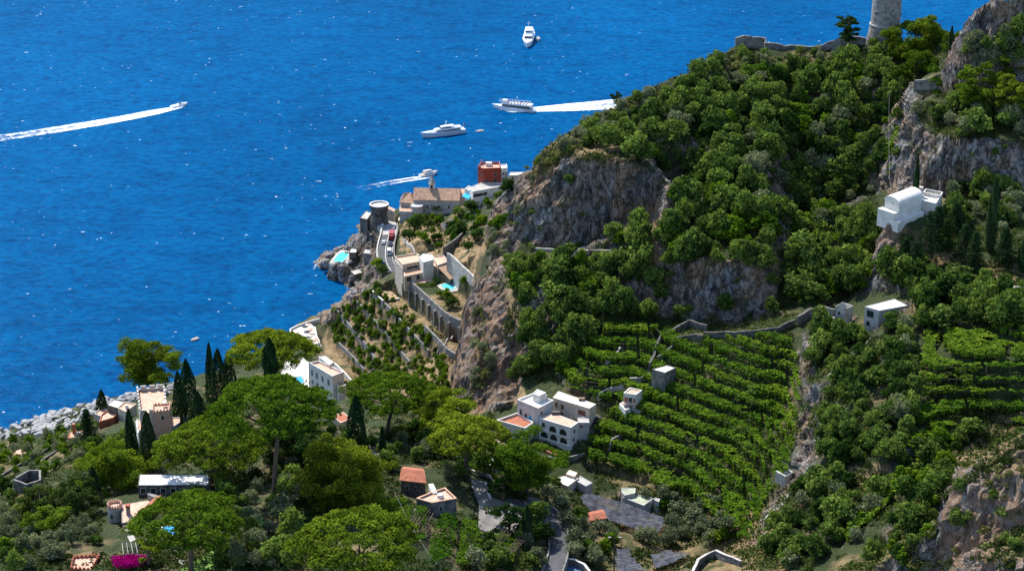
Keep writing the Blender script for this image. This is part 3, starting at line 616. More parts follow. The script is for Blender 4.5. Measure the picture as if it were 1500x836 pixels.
# ---- round coast tower
def round_tower():
    c = PZ(556, 326, 22); mp = MPP(c.y, 22); r = 12.6*mp; t = thing('coast_tower', 'squat round dark stone tower with a pale flat top beside the coast road', 'tower', c)
    z1 = 350-c.y*T(299.5)-22; m = MB(); n = 28
    prof = [(r*1.12, -4), (r*1.0, 1.5), (r*.90, z1*.45), (r*.98, z1*.72), (r*1.07, z1-.8), (r*1.07, z1), (r*.92, z1), (r*.92, z1-.5)]
    V = [(a*math.cos(2*math.pi*i/n), a*math.sin(2*math.pi*i/n), z) for a, z in prof for i in range(n)]
    m.add(V, [(k*n+i, k*n+(i+1) % n, (k+1)*n+(i+1) % n, (k+1)*n+i) for k in range(len(prof)-1) for i in range(n)]); m.build('wall', DARKST, t, smooth=False)
    m = MB(); m.cyl((0, 0), r*.93, r*.93, z1-.9, z1-.45, n); m.build('roof', WROOF, t)
    m = MB(); V = [(a*math.cos(2*math.pi*i/n), a*math.sin(2*math.pi*i/n), z) for a, z in ((r*.94, z1+.003), (r*1.09, z1+.003), (r*1.09, z1+.4), (r*.94, z1+.4)) for i in range(n)]
    m.add(V, [(k*n+i, k*n+(i+1) % n, ((k+1) % 4)*n+(i+1) % n, ((k+1) % 4)*n+i) for k in range(4) for i in range(n)]); m.build('rim', WHITE, t)
    for a in (-1.9, -1.2, -2.5): m = MB(); m.box((1.0*r*math.cos(a), 1.0*r*math.sin(a), z1*.55), .5, .6, .8, a); m.build('window', GLASS, t)
round_tower()
h = House('tower_annex', 'small pale house built against the sea side of the round coast tower', 'house', PZ(536, 330, 14)); b = h.block([(527,319.5), (538,322), (545,312), (536,309)], 24, 14, DARKST, PALEST, .2)
h.win(h.face(b, (527,319.5), (538,322)), .5, 3, 1, 1.3)
h = House('tower_annex', 'little cream annex peeping out right of the round coast tower', 'house', PZ(572, 315, 20)); b = h.block([(567,305), (577,310), (579,306.5), (569,302)], 27, 19, CREAM, TILE, .1); h.win(h.face(b, (567,305), (577,310)), .6, 1.6, .8, 1)
# ---- sea pool and bathing huts
yd, z = yard('bathing_deck', 'pale bathing deck on the rocks around the sea pool', [(483,384), (492,372), (499,366.5), (513,367), (512,377), (506,390), (497,390)], PALEST, 7.5)
pool('turquoise sea water pool on the rocky point', [(500,369.6), (510.6,370.4), (509.4,375.4), (500.5,384), (488.5,382.5), (494.4,373.8)], 7.7)
wall_strip('pool_wall', 'curved grey retaining wall below the sea pool', [PZ(x, y, 7.4) for x, y in ((482,384.5), (488,387), (497,391), (506,391), (512,380))], -1, GREYW, .5)
h = House('bathing_hut', 'white roofed bathing hut right of the sea pool', 'hut', PZ(517, 372, 8)); b = h.block([(511.5,370), (522,370), (523,365), (514,364)], 11, 7, DARKST, WROOF, .1); h.win(h.face(b, (511.5,370), (522,370)), .5, 1.6, 1, 1.4)
h = House('bathing_hut', 'low slab roofed bathing hut on the rocks below the sea pool', 'hut', PZ(520, 404, 3)); b = h.block([(513,397), (519,402.5), (531,399), (527,393.5)], 6, 1, DARKST, PALEST, .05); h.win(h.face(b, (513,397), (519,402.5)), .5, 1.8, 1.2, 1.4)
h = House('bathing_hut', 'tiny flat hut beside the steps above the sea pool', 'hut', PZ(535, 372, 12)); b = h.block([(532,371), (543,372), (543,366), (534,365)], 15.5, 10, STONE, CONC, .1)
# ---- church
h = House('church', 'long clay tiled church with a little bell turret on the sea cliff', 'church', PZ(635, 312, 25))
Yf = (350-25)/T(314); ze = 350-Yf*T(293); Z = ze
def W(px, py, z): return PZ(px, py, z)
P0, P1 = W(606, 292, ze), W(672, 293.5, ze); dd = norm2(P0, P1); nn_ = Vector((-dd.y, dd.x, 0)); nn_ = nn_ if nn_.y > 0 else -nn_; P2, P3 = P1+nn_*11, P0+nn_*11
b = h.block([P0, P1, P2, P3], ze-.3, 25, GREYW, CONC, 0.1, world=True); h.pitched(P0, P1, P2, P3, ze-.1, ze+4.4, TILE)
f = (Vector((P0.x, P0.y, 0)), Vector((P1.x, P1.y, 0)), Vector((dd.y, -dd.x, 0)) if dd.y*0-dd.x < 0 else Vector((-dd.y, dd.x, 0)), b); f = (f[0], f[1], -nn_, b)
for u in (.12, .3, .56, .78, .92): h.win(f, u, 3.4, 1.0, 1.8, arch=True)
A0 = P0-dd*.5; C = [A0-dd*6.5+nn_*1, A0+nn_*.2, A0+nn_*10.5, A0-dd*6.5+nn_*9]; b2 = h.block(C, ze-2.2, 25, GREYW, CONC, .1, world=True); h.pitched(C[0], C[1], C[2], C[3], ze-2.0, ze+1.8, TILE, 'aisle_roof', hip=.3)
z_ = ze-4.5; b3 = h.block([(585,309.5), (604.5,310), (606,299), (586,298)], z_, 22, GREYW, TILE, .02)
ap = W(611, 321, 23); h.part('apse', GREYW, lambda m: m.cyl((ap.x, ap.y), 3.2, 3.2, 16, 30.5, 14)); 
tp = W(632.4, 281, ze+2.4)+nn_*1.2
h.part('bell_turret', WHITE, lambda m: (m.box((tp.x, tp.y, ze+4.4), 2.8, 2.8, 4.6, math.atan2(dd.y, dd.x)))); h.part('spire', PALEST, lambda m: m.cyl((tp.x, tp.y), 2.1, .1, ze+6.7, ze+10.4, 4))
h.part('bell_opening', GLASS, lambda m: m.box((tp.x, tp.y-.1, ze+5.2), 1.0, 3.0, 1.6, math.atan2(dd.y, dd.x)))
h.part('side_roof', TILE, lambda m: m.prism(ccw([W(669, 291, ze), W(683, 287, ze), W(683, 280.5, ze), W(666, 281, ze)]), ze-.3, [ze+.2, ze+.2, ze+1.6, ze+1.6])); h.part('side_wall', GREYW, lambda m: m.prism(ccw(inset(ccw([W(669, 291, ze), W(683, 287, ze), W(683, 280.5, ze), W(666, 281, ze)]), .4)), 24, ze-.32))
yard('church_terrace', 'small white terrace at the seaward corner of the church', [(583,322), (597,326), (600,318), (586,316)], WHITE, 21.5)
# ---- red house and neighbours
h = House('red_house', 'tall red plastered house with a roof terrace above the sea', 'house', PZ(715, 271, 41)); zt = 48.9
b = h.block([(699.8,246.5), (708.1,249.3), (733.8,248.2), (731.5,240.5), (705,240.5)], zt, 41, REDW, PINKR, .9)
f = h.face(b, (708.1,249.3), (733.8,248.2))
for u, dz in ((.17, 5.9), (.68, 2.6), (.68, 5.9)): h.win(f, u, dz, 1.5, 1.9, frame=PALEST)
f = h.face(b, (699.8,246.5), (708.1,249.3))
for u, dz in ((.3, 2.2), (.75, 2.8), (.3, 5.2), (.75, 5.9)): h.win(f, u, dz, .7, 1.3)
def rail(m, P, z, hgt=1.1, step=2.5):
    P = resamp([Vector((p[0], p[1], z)) for p in P], step)
    for p in P: m.bar(p, p+Vector((0, 0, hgt)), .07, 4)
    for a, q in zip(P[:-1], P[1:]): m.bar(a+Vector((0, 0, hgt)), q+Vector((0, 0, hgt)), .06, 4)
h.part('railing', PALEST, lambda m: rail(m, inset(b['P'], .2)+[inset(b['P'], .2)[0]], zt+.9, 1.0, 2.2)); cc = PZ(716, 244, zt)
h.part('stair_hut', WHITE, lambda m: m.box((cc.x, cc.y+1, zt+.9), 3, 2.2, 1.8)); h.part('corner_post', ORW, lambda m: [m.box((PZ(x, y, zt).x, PZ(x, y, zt).y, zt+1.5), .6, .6, 2.0) for x, y in ((705.5,241.5),)])
b = h.block([(734.2,248.3), (743.5,246.7), (742,241.5), (732.2,242.5)], 48.3, 41, WHITE, WROOF, .5, pname='white_wing', rname='wing_roof'); f = h.face(b, (734.2,248.3), (743.5,246.7))
for u, dz in ((.3, 2.4), (.7, 2.4), (.3, 5.4), (.7, 5.4)): h.win(f, u, dz, .8, 1.3)
h = House('cream_house', 'low cream house with a white flat roof right of the red house', 'house', PZ(757, 266, 42)); b = h.block([(745,257.5), (768,256.5), (767,252.5), (746,253)], 45.6, 42, CREAM, WROOF, .25); f = h.face(b, (745,257.5), (768,256.5)); h.win(f, .25, 1.6, 1.1, 2.0, pane=SHUT)
yard('white_terrace', 'bright white terrace below the low cream house', [(748,268), (768,266.5), (768,271), (752,273)], WHITE, 41)
h = House('white_house', 'white lower house with dark window band beneath the red house', 'house', PZ(712, 282, 35)); b = h.block([(692.5,281), (735.5,273), (735,268), (705,268), (688,275)], 42.2, 34, WHITE, CONC, .2); f = h.face(b, (692.5,281), (735.5,273))
for u, w_ in ((.12, 3.2), (.27, 2.6), (.42, 2.2)): h.win(f, u, 2.2, w_, 1.7)
h = House('white_house', 'narrow white house with a bright blue awning above the grey ramp', 'house', PZ(687, 300, 33)); b = h.block([(681,277.5), (692,282), (694,276.5), (686,273)], 40.2, 33, WHITE, WROOF, .5); f = h.face(b, (681,277.5), (692,282))
for u in (.3, .7): h.win(f, u, 3.9, 1.2, 1.6); h.win(f, u, 6.0, 1.0, 1.5)
a_, b_ = f[0]+(f[1]-f[0])*.05, f[0]+(f[1]-f[0])*.95; nn2 = f[2]
h.part('awning', AWN, lambda m: m.add([Vector((v.x, v.y, 0))+nn2*k+Vector((0, 0, z)) for v in (a_, b_) for k, z in ((.05, 38.6), (2.2, 37.2), (2.2, 37.0), (.05, 38.4))], [(0, 1, 5, 4), (1, 2, 6, 5), (2, 3, 7, 6), (3, 0, 4, 7), (0, 1, 2, 3), (4, 5, 6, 7)]))
yard('stone_ramp', 'sloping grey paved ramp right of the blue awning house', [(692,301), (701,303), (718,318), (701,321), (688,309)], CONC, 33.5)
yard('white_landing', 'small white landing in front of the blue awning house', [(681,301), (690,301), (691,307), (684,306)], WHITE, 32.5)
wall_strip('stone_wall', 'long stone wall in shade-dark colour running down from the grey ramp to the villa', [PZ(x, y, 34+(40-34)*k) for k, (x, y) in enumerate([(701,322)])]+[PX(690,331,866-0), PX(678,340,842), PX(667,350,818), PX(650,362,800)], lambda p: p[2]-6, DARKST, .8)  # dark stone colour stands in for shade on this wall
wall_strip('ramp_parapet', 'white capped parapet along the edge of the grey ramp', [PZ(x, y, 34.4) for x, y in ((682,307), (689,312), (701,322), (718,319))], 26, STONE, .5, coping=WHITE)
h = House('net_shelter', 'dark roofed garden shelter between the church and the villa', 'shelter', PZ(656, 335, 30)); b = h.block([(645,328), (652,337), (668.5,327.5), (663,320)], 34, 30, WOODB, NET, .05)
gwall('garden_wall', 'curved pale garden wall in the dry field behind the villa', [(590,352), (598,362), (607,372), (614,376)], 1.6, PALEST)
# ---- cars on the coast road
CARC = {k: M('car_paint_'+k, c, tuple(v*.9 for v in c), rough=.3, spec=.5, fine=False) for k, c in dict(white=(.75, .75, .75), dark=(.02, .022, .035), teal=(.08, .17, .20), red=(.28, .03, .025), grey=(.25, .25, .27)).items()}
TYRE = M('tyre_rubber', (.02, .02, .02), (.015, .015, .015), fine=False)
def car(label, px, py, z, col, kind='car', rz=None, P=None, sc=1.0):
    P = P or PZ(px, py, z); L_, W_, Hh = dict(car=(4.3, 1.8, 1.45), van=(5.2, 2.0, 2.4), truck=(8.0, 2.4, 3.0))[kind]; t = thing('parked_car' if kind == 'car' else kind, label, kind, (P.x, P.y, z+.08), rz or 0, 'vehicles on the coast road'); t.scale = (sc,)*3
    prof = dict(car=[(-.5, .25), (.5, .25), (.5, .55), (.42, .66), (.25, .68), (-.46, .70), (-.5, .55)], van=[(-.5, .15), (.5, .15), (.5, .45), (.44, .55), (-.5, .55)], truck=[(-.5, .18), (.5, .18), (.5, .4), (-.5, .4)])[kind]
    def ext(pr, ww, mat, nm, inset_=0):
        m = MB(); n = len(pr); V = [(x*L_, s*ww/2*(1-(inset_ if y > .7 else 0)), y*Hh) for s in (-1, 1) for x, y in pr]; m.add(V, [(i, (i+1) % n, n+(i+1) % n, n+i) for i in range(n)]+[tuple(range(n)), tuple(range(n, 2*n))]); return m.build(nm, mat, t)
    ext(prof, W_, CARC[col], 'body')
    if kind == 'car': ext([(-.42, .665), (.24, .665), (.10, .97), (-.30, .97)], W_*.92, GLASS, 'cabin', .12); ext([(-.30, .972), (.10, .972), (.08, 1.0), (-.28, 1.0)], W_*.80, CARC[col], 'roof')
    elif kind == 'van': ext([(-.499, .552), (.43, .552), (.34, .95), (-.499, .95)], W_*.97, CARC[col], 'box_body', .05); ext([(-.47, .952), (.32, .952), (.32, 1.0), (-.47, 1.0)], W_*.9, CARC['white'], 'roof'); ext([(.432, .56), (.45, .56), (.37, .88), (.345, .88)], W_*.85, GLASS, 'windscreen')
    else: ext([(-.5, .402), (.22, .402), (.22, 1.0), (-.5, 1.0)], W_, CARC[col], 'cargo_box'); ext([(.25, .402), (.5, .402), (.48, .85), (.25, .85)], W_*.95, CARC[col], 'cab')
    for x in (-.31, .31):
        for s in (-1, 1):
            m = MB(); V, F = [], []; tube(V, F, (x*L_, s*(W_/2-.22), .33), (x*L_, s*(W_/2+.02), .33), .33, .33, 12); m.add(V, F+[tuple(range(12)), tuple(range(12, 24))]); m.build('wheel', TYRE, t)
def along(P, q):
    j = min(range(len(P)-1), key=lambda k: (Vector(P[k])-q).length); d = norm2(P[j], P[j+1]); return math.atan2(d.y, d.x)
for lab, x, y, c, k, fl in (('white car heading inland on the coast road below the round tower', 562.2,356.5,'white','car',0), ('dark blue car beside the white car on the coast road', 571.8,359,'dark','car',1), ('white van with a pale roof on the coast road', 570.3,372,'white','van',1),
   ('teal grey car nearest the sea parapet on the coast road', 560.6,386,'teal','car',0), ('dark car on the coast road just beside the villa wall', 574.5,402,'dark','car',1), ('dark red box truck parked where the coast road meets the square', 573.8,348.5,'red','truck',1),
   ('small white car parked in the square under the round tower', 560,333,'white','car',0), ('grey car parked at the inland edge of the square', 576,334.5,'grey','car',1)):
    q = PZ(x, y, 22); car(lab, x, y, 22, c, k, along(CR, q)+(math.pi if fl else 0))
# ---- villa
VZ = 44
h = House('villa', 'cream villa with pink roof terraces on tall walls above the coast road', 'villa', PZ(605, 400, VZ))
b = h.block([(578.4,377.5), (590,389.5), (617,384), (611,372.5)], 49.8, 40, CREAM, PINKR, .7); f = h.face(b, (578.4,377.5), (590,389.5))
h.part('tall_facade', CREAM, lambda m: m.prism(ccw([PZ(578.4,377.5,49.9)+Vector((-.15,-.1,0)), PZ(590,389.5,49.9)+Vector((-.1,-.2,0)), PZ(591.5,388.5,49.9), PZ(580,376.5,49.9)]), 26, 49.0))
for u in (.25, .6, .85):
    for dz in (3, 6.3, 10.0): h.win(f, u, dz, .8, 1.5, pane=SHUT if dz > 4 else GLASS)
f = h.face(b, (590,389.5), (617,384)); h.win(f, .5, 1.5, 5.5, 1.2)
b = h.block([(592,405), (619,399), (617,393), (591,397)], 47.3, VZ, CREAM, TILE, .05, pname='lower_wing', rname='lower_roof'); f = h.face(b, (592,405), (619,399)); h.win(f, .25, 1.7, 2.4, 2.0); h.win(f, .75, 1.7, 1.8, 2.0)
b = h.block([(614,377), (620,385), (635,381), (633,373.5), (620,372)], 52.4, VZ, WHITE, WROOF, .3, pname='stair_tower', rname='tower_roof')
b = h.block([(619,392), (641,392), (640,384), (620,384)], 48.0, VZ, CREAM, PINKR, .5, pname='arcade_wing', rname='arcade_roof'); f = h.face(b, (619,392), (641,392))
h.win(f, .22, 2.3, 2.0, 2.6, arch=True, pane=GLASS); h.win(f, .6, 2.3, 2.2, 2.6, arch=True, pane=SHG)
b = h.block([(641,390), (657,384), (650,375), (634.5,376.5)], 49.6, VZ, CREAM, PINKR, .5, pname='rear_wing', rname='rear_roof')
P = [PZ(641,391,49.4), PZ(659,409.5,46.9), PZ(677,401,46.9), PZ(656.4,383.5,49.4)]
h.part('pavilion_roof', WOODM, lambda m: m.prism([P[0], P[1], P[2], P[3]], [49.1, 46.6, 46.6, 49.1], [49.4, 46.9, 46.9, 49.4])); h.part('pavilion_wall', WOODB, lambda m: m.prism(inset(ccw(P), .6), VZ-1, 46.5))
for p in list(P): carve([p+Vector((-1, -1, 0)), p+Vector((1, -1, 0)), p+Vector((1, 1, 0)), p+Vector((-1, 1, 0))], VZ)
yard('villa_patio', 'pink tiled patio with garden seats in front of the cream villa', [(599,409), (607,416), (635,412), (627,403)], PINKR, VZ+.1)
yard('villa_lawn', '', [(627,403), (635,412), (658,410), (640,401)], LAWN, VZ+.05, kind='structure')
yard('pool_surround', 'pale stone pool surround in the villa garden', [(640,418), (652,429), (680,424), (665,410)], PALEST, VZ+.02)
pool('light blue rectangular swimming pool of the cream villa', [(645.5,417), (659.5,414.2), (668,422.3), (653.3,425.3)], VZ+.1, M('villa_pool_water', (.10, .62, .80), (.08, .55, .74), rough=.1, scale=.6, fine=False))
def lounger(px, py, z, rz, label, grp):
    t = thing('sun_lounger', label, 'sun lounger', PZ(px, py, z), rz, grp); m = MB(); m.box((0, 0, .35), 1.9, .7, .12); m.build('bed', WHITE, t); m = MB(); m.add([(.6, -.35, .42), (1.15, -.35, .85), (1.15, .35, .85), (.6, .35, .42), (.6, -.35, .36), (1.15, -.35, .79), (1.15, .35, .79), (.6, .35, .36)], [(0, 1, 2, 3), (4, 5, 6, 7), (0, 1, 5, 4), (3, 2, 6, 7), (1, 2, 6, 5), (0, 3, 7, 4)]); m.build('backrest', WHITE, t)
for i, (x, y) in enumerate(((671,414.5), (673.5,416.5), (676,418.5))): lounger(x, y, VZ+.12, .3, 'white sun lounger beside the villa pool', 'sun loungers by the villa pool')
for i, (x, y) in enumerate(((603,411), (606,413), (622,409))): lounger(x, y, VZ+.2, 1.0, 'white garden seat on the pink villa patio', 'seats on the villa patio')
def hedge(label, px, z, hh, mat_tint=.4, wd=1.4, grp=None):
    P = resamp([PZ(x, y, z) if z is not None else G(x, y) for x, y in px], .8); o = Vector(P[0]); L = Leaves(); r = np.random.default_rng(len(P))
    for p in P: zz = p.z if z is not None else float(hz(p.x, p.y)); L.lobe((p.x-o.x, p.y-o.y, zz-o.z+hh*.5), (wd*.6, wd*.6, hh*.6), 40, .24, mat_tint, up=-.6, r=r)
    tag(link('hedge', L.mesh('hedge'), BROAD2_M, None, o), label, 'hedge', grp)
HEDGES = [('clipped green hedge between the villa patio and the garden', [(612,418), (624,419.5), (636,418)], VZ+.1, 1.5)]
# ---- big retaining walls of the headland
STW = PALEST
for key, lab in (('villa', 'tall buttressed stone wall carrying the villa garden'), ('upper', 'tall pale retaining wall below the dry upper field'), ('t1', 'highest long terrace wall stepping down below the villa'), ('t2', 'second long terrace wall below the villa'),
                 ('t3', 'third long terrace wall nearer the sea'), ('t4', 'lowest short terrace wall above the white hotel'), ('t5', 'short terrace wall below the villa garden corner')):
    a, bt = WALLS[key]; P = resamp(a, 3); zlow = min(p.z for p in bt); t = wall_strip('terrace_wall', lab, [p+Vector((0, 0, .6)) for p in P], zlow-1.5, STONE if key != 'upper' else PALEST, .7)
    if key == 'villa':
        for k in range(1, len(P)-1, 2):
            p = P[k]; d = norm2(P[k-1], P[k+1]); n_ = Vector((-d.y, d.x, 0)); n_ = -n_ if n_.x > 0 else n_; m = MB(t.location); q = p+n_*.5; zt_ = p.z-2.2
            m.add([q-d*.6+n_*1.3, q+d*.6+n_*1.3, q+d*.6-n_*1, q-d*.6-n_*1]+[], [(0, 1, 2, 3)]) if False else m.prism(ccw([q-d*.6+n_*.9, q+d*.6+n_*.9, q+d*.6-n_*1, q-d*.6-n_*1]), zlow-1.5, zt_); m.build('buttress', STONE, t)
gwall('field_wall', 'low dark stone wall stepping down beside the brown buttress', [(632,530), (641,518), (652,508), (664,496)], 1.5, STONE)
gwall('field_wall', 'low dark stone wall beside the lowest terraces above the flat crowned pine', [(538,556), (546,548), (556,540)], 1.6, DARKST)
yard('soil_terrace', 'square bare soil terrace with a white rim below the villa wall', [(546,428), (560,440), (584,436), (572,425)], SOILM, 34.2)
wall_strip('white_curb', 'white rim wall around the square soil terrace', [PZ(x, y, 35) for x, y in ((544,424), (561,440), (585,437))], 27, STONE, .5, coping=WHITE)
# ---- hotel and beach club
HZ = 9.5
yard('beach_club_deck', 'white paved beach club deck on the shore', [(425.8,482), (449.5,472.5), (459,477), (462,492), (470,514), (458,519), (441,496)], M('pale_deck', (.66, .62, .56), (.50, .46, .41), scale=.6), 6)
wall_strip('deck_parapet', 'white curved parapet on the sea edge of the beach club deck', [PZ(x, y, 7.0) for x, y in ((426,488), (425,481.5), (435,476), (449.5,471), (468,466))], -2, WHITE, .5)
wall_strip('deck_parapet', 'straight white parapet on the inland edge of the beach club deck', [PZ(x, y, 7.4) for x, y in ((461,478), (464,492), (475,514), (460,521))], 2, WHITE, .5)
yard('hotel_forecourt', 'white hotel forecourt half hidden behind the flat crowned pine', [(408,560), (418,528), (440,521), (452,530), (453,566), (430,575)], MC['pale_deck'], 8)
pool('small blue hotel pool behind the dark pine', [(432,553), (441,551), (446,559), (437,563)], 8.3, POOLB)
h = House('hotel', 'long white hotel with two rows of tall windows and a pink roof terrace', 'hotel', PZ(470, 570, HZ)); Yf = (350-HZ)/T(569.5); zt = 350-Yf*T(534)
b = h.block([(452.8,533.5), (487,553.5), (503.5,547), (467,530.5)], zt, HZ, WHITE, PINKR, .9); f = h.face(b, (452.8,533.5), (487,553.5))
for u in (.12, .33, .57, .82): h.win(f, u, 3.2, 1.5, 2.8, frame=GREYW, pane=SHG)
for u in (.12, .33, .57): h.win(f, u, 7.6, 1.5, 2.2, frame=GREYW)
b = h.block([(491,559.5), (496,567), (507,564.5), (499,557)], zt-3.4, HZ, WHITE, TILE, .3, pname='corner_wing', rname='corner_roof'); f = h.face(b, (491,559.5), (496,567)); h.win(f, .5, 2.2, 1.0, 1.6)
b = h.block([(466.5,523), (483,535), (489,531), (475.5,521.5)], zt+1.3, HZ, WHITE, WROOF, .3, pname='upper_wing', rname='upper_roof')
yard('hotel_terrace', 'stepped pink dining terrace below the white hotel', [(474,575), (486,591), (503,589), (503,571), (490,568)], PINKR, HZ-1)
wall_strip('terrace_parapet', 'white parapet around the pink hotel terrace', [PZ(x, y, HZ) for x, y in ((473,573), (486,592.5), (505,590.5))], 4, WHITE, .5)
wall_strip('hotel_wall', 'long white boundary wall right of the hotel', [PZ(x, y, 14) for x, y in ((490,531), (505,545), (519,561))], 8, WHITE, .5)
h = House('white_villa', 'white flat house right of the pink hotel terrace', 'house', PZ(510, 600, 14)); b = h.block([(487,597), (503,603), (520,596), (505,589)], 14, 9, WHITE, WROOF, .3)
h = House('red_roof_house', 'small house with a plain red roof beside the pointed cypress', 'house', G(500, 622)); z0 = ground(500, 622); b = h.block([(487,609), (499,619), (514.5,613), (503,603)], z0+3.2, z0, CREAM, REDT, .03)
for i, (x, y) in enumerate(((447,484), (452,481), (455,488), (450,492), (457,497), (462,503))):
    t = thing('beach_umbrella', 'small dark beach umbrella on the white deck', 'umbrella', PZ(x, y, 6.06), 0, 'umbrellas on the beach club deck'); m = MB(); m.bar((0, 0, 0), (0, 0, 2.2), .05); m.build('pole', IRON, t); m = MB(); m.cyl((0, 0), 1.5, .08, 1.9, 2.5, 10); m.build('canopy', [NET, CREAM, PINKR][i % 3], t)
    t['label'] = ['dark', 'cream', 'pink'][i % 3]+' beach umbrella on the white deck'; t['group'] = ['dark', 'cream', 'pink'][i % 3]+' umbrellas on the beach club deck'
# ================================================ crenellated castle on the left
def at_face(b, A, Bp, h): return h.face(b, A, Bp)
z0 = ground(225, 652); h = House('castle', 'pink roofed castle with swallowtail battlements above the left shore', 'castle', G(225, 652)); Yc = (350-z0)/T(652); zl = 350-Yc*T(631)
b = h.block([(202,631), (246,630.5), (276,611), (200,614)], zl, z0-1, GREYW, PINKR, .25, pname='lower_wall', rname='lower_terrace')  # grey plaster paints in the shade on the castle front
f = h.face(b, (202,631), (246,630.5)); h.win(f, .3, 1.7, .9, 1.3); h.win(f, .75, 1.7, .9, 1.3)
Yt = (350-zl)/T(613); zt = zl+4.2
bt = h.block([(205,609), (246,606), (241,570), (200.5,573)], zt, zl-2, PALEST, PINKR, .9, pname='tower_wall', rname='tower_terrace'); P = bt['P']
def castle_teeth(m):
    Q = inset(P, .22); n = len(Q)
    for i in range(n): teeth(m, Q[i], Q[(i+1) % n], zt+.5, zt+.92, .5, 1.5, 1.0, .9)
h.part('battlement', PALEST, castle_teeth)
b3 = h.block([(224,604.5), (249,602), (249.5,592), (224,593.5)], zt+3.0, zt-3.5, PINKR, PINKR, .35, pname='turret_wall', rname='turret_roof'); P3 = b3['P']
h.part('turret_battlement', PINKR, lambda m: [teeth(m, inset(P3, .15)[i], inset(P3, .15)[(i+1) % 4], zt+3.2, zt+3.37, .32, .5, .5, .4) for i in range(4)])
f = h.face(b3, (224,604.5), (249,602)); h.win(f, .55, 2.0, 1.1, 1.6, frame=WHITE); dish = PZ(241, 594, zt+3.2)
h.part('satellite_dish', GREYW, lambda m: (m.bar((dish.x, dish.y, zt+2.9), (dish.x, dish.y, zt+4.2), .06), m.cyl((dish.x, dish.y), .2, .9, zt+4.0, zt+4.4, 12)))
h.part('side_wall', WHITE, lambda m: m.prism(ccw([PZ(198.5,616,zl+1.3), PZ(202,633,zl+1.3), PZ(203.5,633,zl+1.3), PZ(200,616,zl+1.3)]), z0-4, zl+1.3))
h = House('terrace_house', 'low house under the castle with a dazzling white terrace roof', 'house', G(178, 648)); z1 = ground(178, 649); b = h.block([(169.5,646), (187,646), (187,629), (171,636)], z1+2.6, z1-1, GREYW, WHITE, .3)
z1 = ground(170, 612)
h = House('vaulted_house', 'low house with a curved white canopy roof by the left shore', 'house', G(168, 602)); b = h.block([(157,593), (171.5,597.5), (182,588.5), (167,585)], z1+5.4, z1, DARKST, WHITE, .05)
h = House('pink_house', 'pink roofed house between the white canopy and the castle', 'house', G(185, 606)); b = h.block([(172,598), (184,604), (200,592.5), (183,589)], z1+5.2, z1, CREAM, PINKR, .4)
h.part('chimney', WHITE, lambda m: m.box((PZ(186,596,z1+6).x, PZ(186,596,z1+6).y, z1+6), 1.0, 1.0, 1.6))
h = House('terrace_house', 'terracotta terraces stepping down to the rocks left of the castle', 'house', G(152, 618)); b = h.block([(145,619), (166,613), (176,604), (160,600), (149,608)], z1+2.5, z1-4, REDT, PINKR, .5)
b = h.block([(138,607), (150,611), (160,602), (148,597)], z1+1.8, z1-6, PALEST, PINKR, .4, pname='lower_wall', rname='lower_terrace')
z1 = ground(110, 644); h = House('clay_cottage', 'little red cottage with a tall chimney above the pale boulders', 'house', G(110, 644)); b = h.block([(99,642), (122,641), (124,631), (103,632)], z1+2.6, z1-1, REDT, TILE, .2)
ch = PZ(109, 634, z1+2.6); h.part('chimney', REDT, lambda m: m.box((ch.x, ch.y, z1+4.2), 1.1, 1.1, 4)); h.part('gate_post', PALEST, lambda m: m.box((PZ(116,636,z1+3).x, PZ(116,636,z1+3).y, z1+3), 1.5, 1.2, 2))
gwall('ruined_wall', 'grey roofless stone enclosure at the left edge', [(22,718), (40,722), (60,716), (60,704), (44,705), (24,712)], 3.4, STONE)
for p_, nm in (([(0,697),(40,672),(80,650),(100,640)], 'upper'), ([(58,680),(78,668),(106,644)], 'lower')):
    pass
gwall('field_wall', 'thin dark terrace wall across the green slope at the left edge', [(0,700), (35,680), (70,660), (85,650)], 1.0, DARKST, .5)
gwall('field_wall', 'shorter dark terrace wall nearer the dark conifer on the left slope', [(57,680), (75,668), (102,646)], 1.0, DARKST, .5)
yard('clay_patio', 'small reddish patio in the lower left fields', [(20,668), (46,662), (44,655), (24,660)], PINKR)
# ---- white pavilion
z0 = ground(240, 724); h = House('pavilion', 'long white roofed pavilion dappled by pine shade', 'pavilion', G(252, 724)); Yp = (350-z0)/T(724); zt = 350-Yp*T(712)
b = h.block([(202,711), (306,711), (307,694), (204,694.5)], zt, z0-1, DARKST, WROOF, .12); f = h.face(b, (202,711), (306,711))
for i in range(7): h.win(f, .07+.14*i, 1.6, 1.6, 1.9, frame=WHITE)
# ---- small castle
z0 = ground(168, 763); Yp = (350-z0)/T(763); zt = 350-Yp*T(741); c = PZ(168, 741, zt); mp = MPP_ = math.hypot(c.y, 350-zt)*1.0/FPX; r = 10.4*mp
h = House('small_castle', 'small stone castle with a round battlemented turret and pink terrace', 'castle', (c.x, c.y, z0))
h.part('turret', PALEST, lambda m: m.cyl((c.x, c.y), r*1.04, r, z0-5, zt, 24)); h.part('turret_roof', PINKR, lambda m: m.cyl((c.x, c.y), r*.85, r*.85, zt+.003, zt+.06, 24))
def rt(m):
    n = 18
    for i in range(n):
        for u0, u1, hh in ((0, .55, 1.1), (.55, 1, .55)):
            a0, a1 = 2*math.pi*(i+u0)/n, 2*math.pi*(i+u1)/n; m.prism([(c.x+q*math.cos(a), c.y+q*math.sin(a)) for q, a in ((r*1.03, a0), (r*1.03, a1), (r*.88, a1), (r*.88, a0))], zt-.1, zt+hh)
h.part('turret_battlement', PINKR, rt); h.part('window', GLASS, lambda m: m.box((c.x-.3*r, c.y-r*.98, zt-2.2), .5, .5, 1.0))
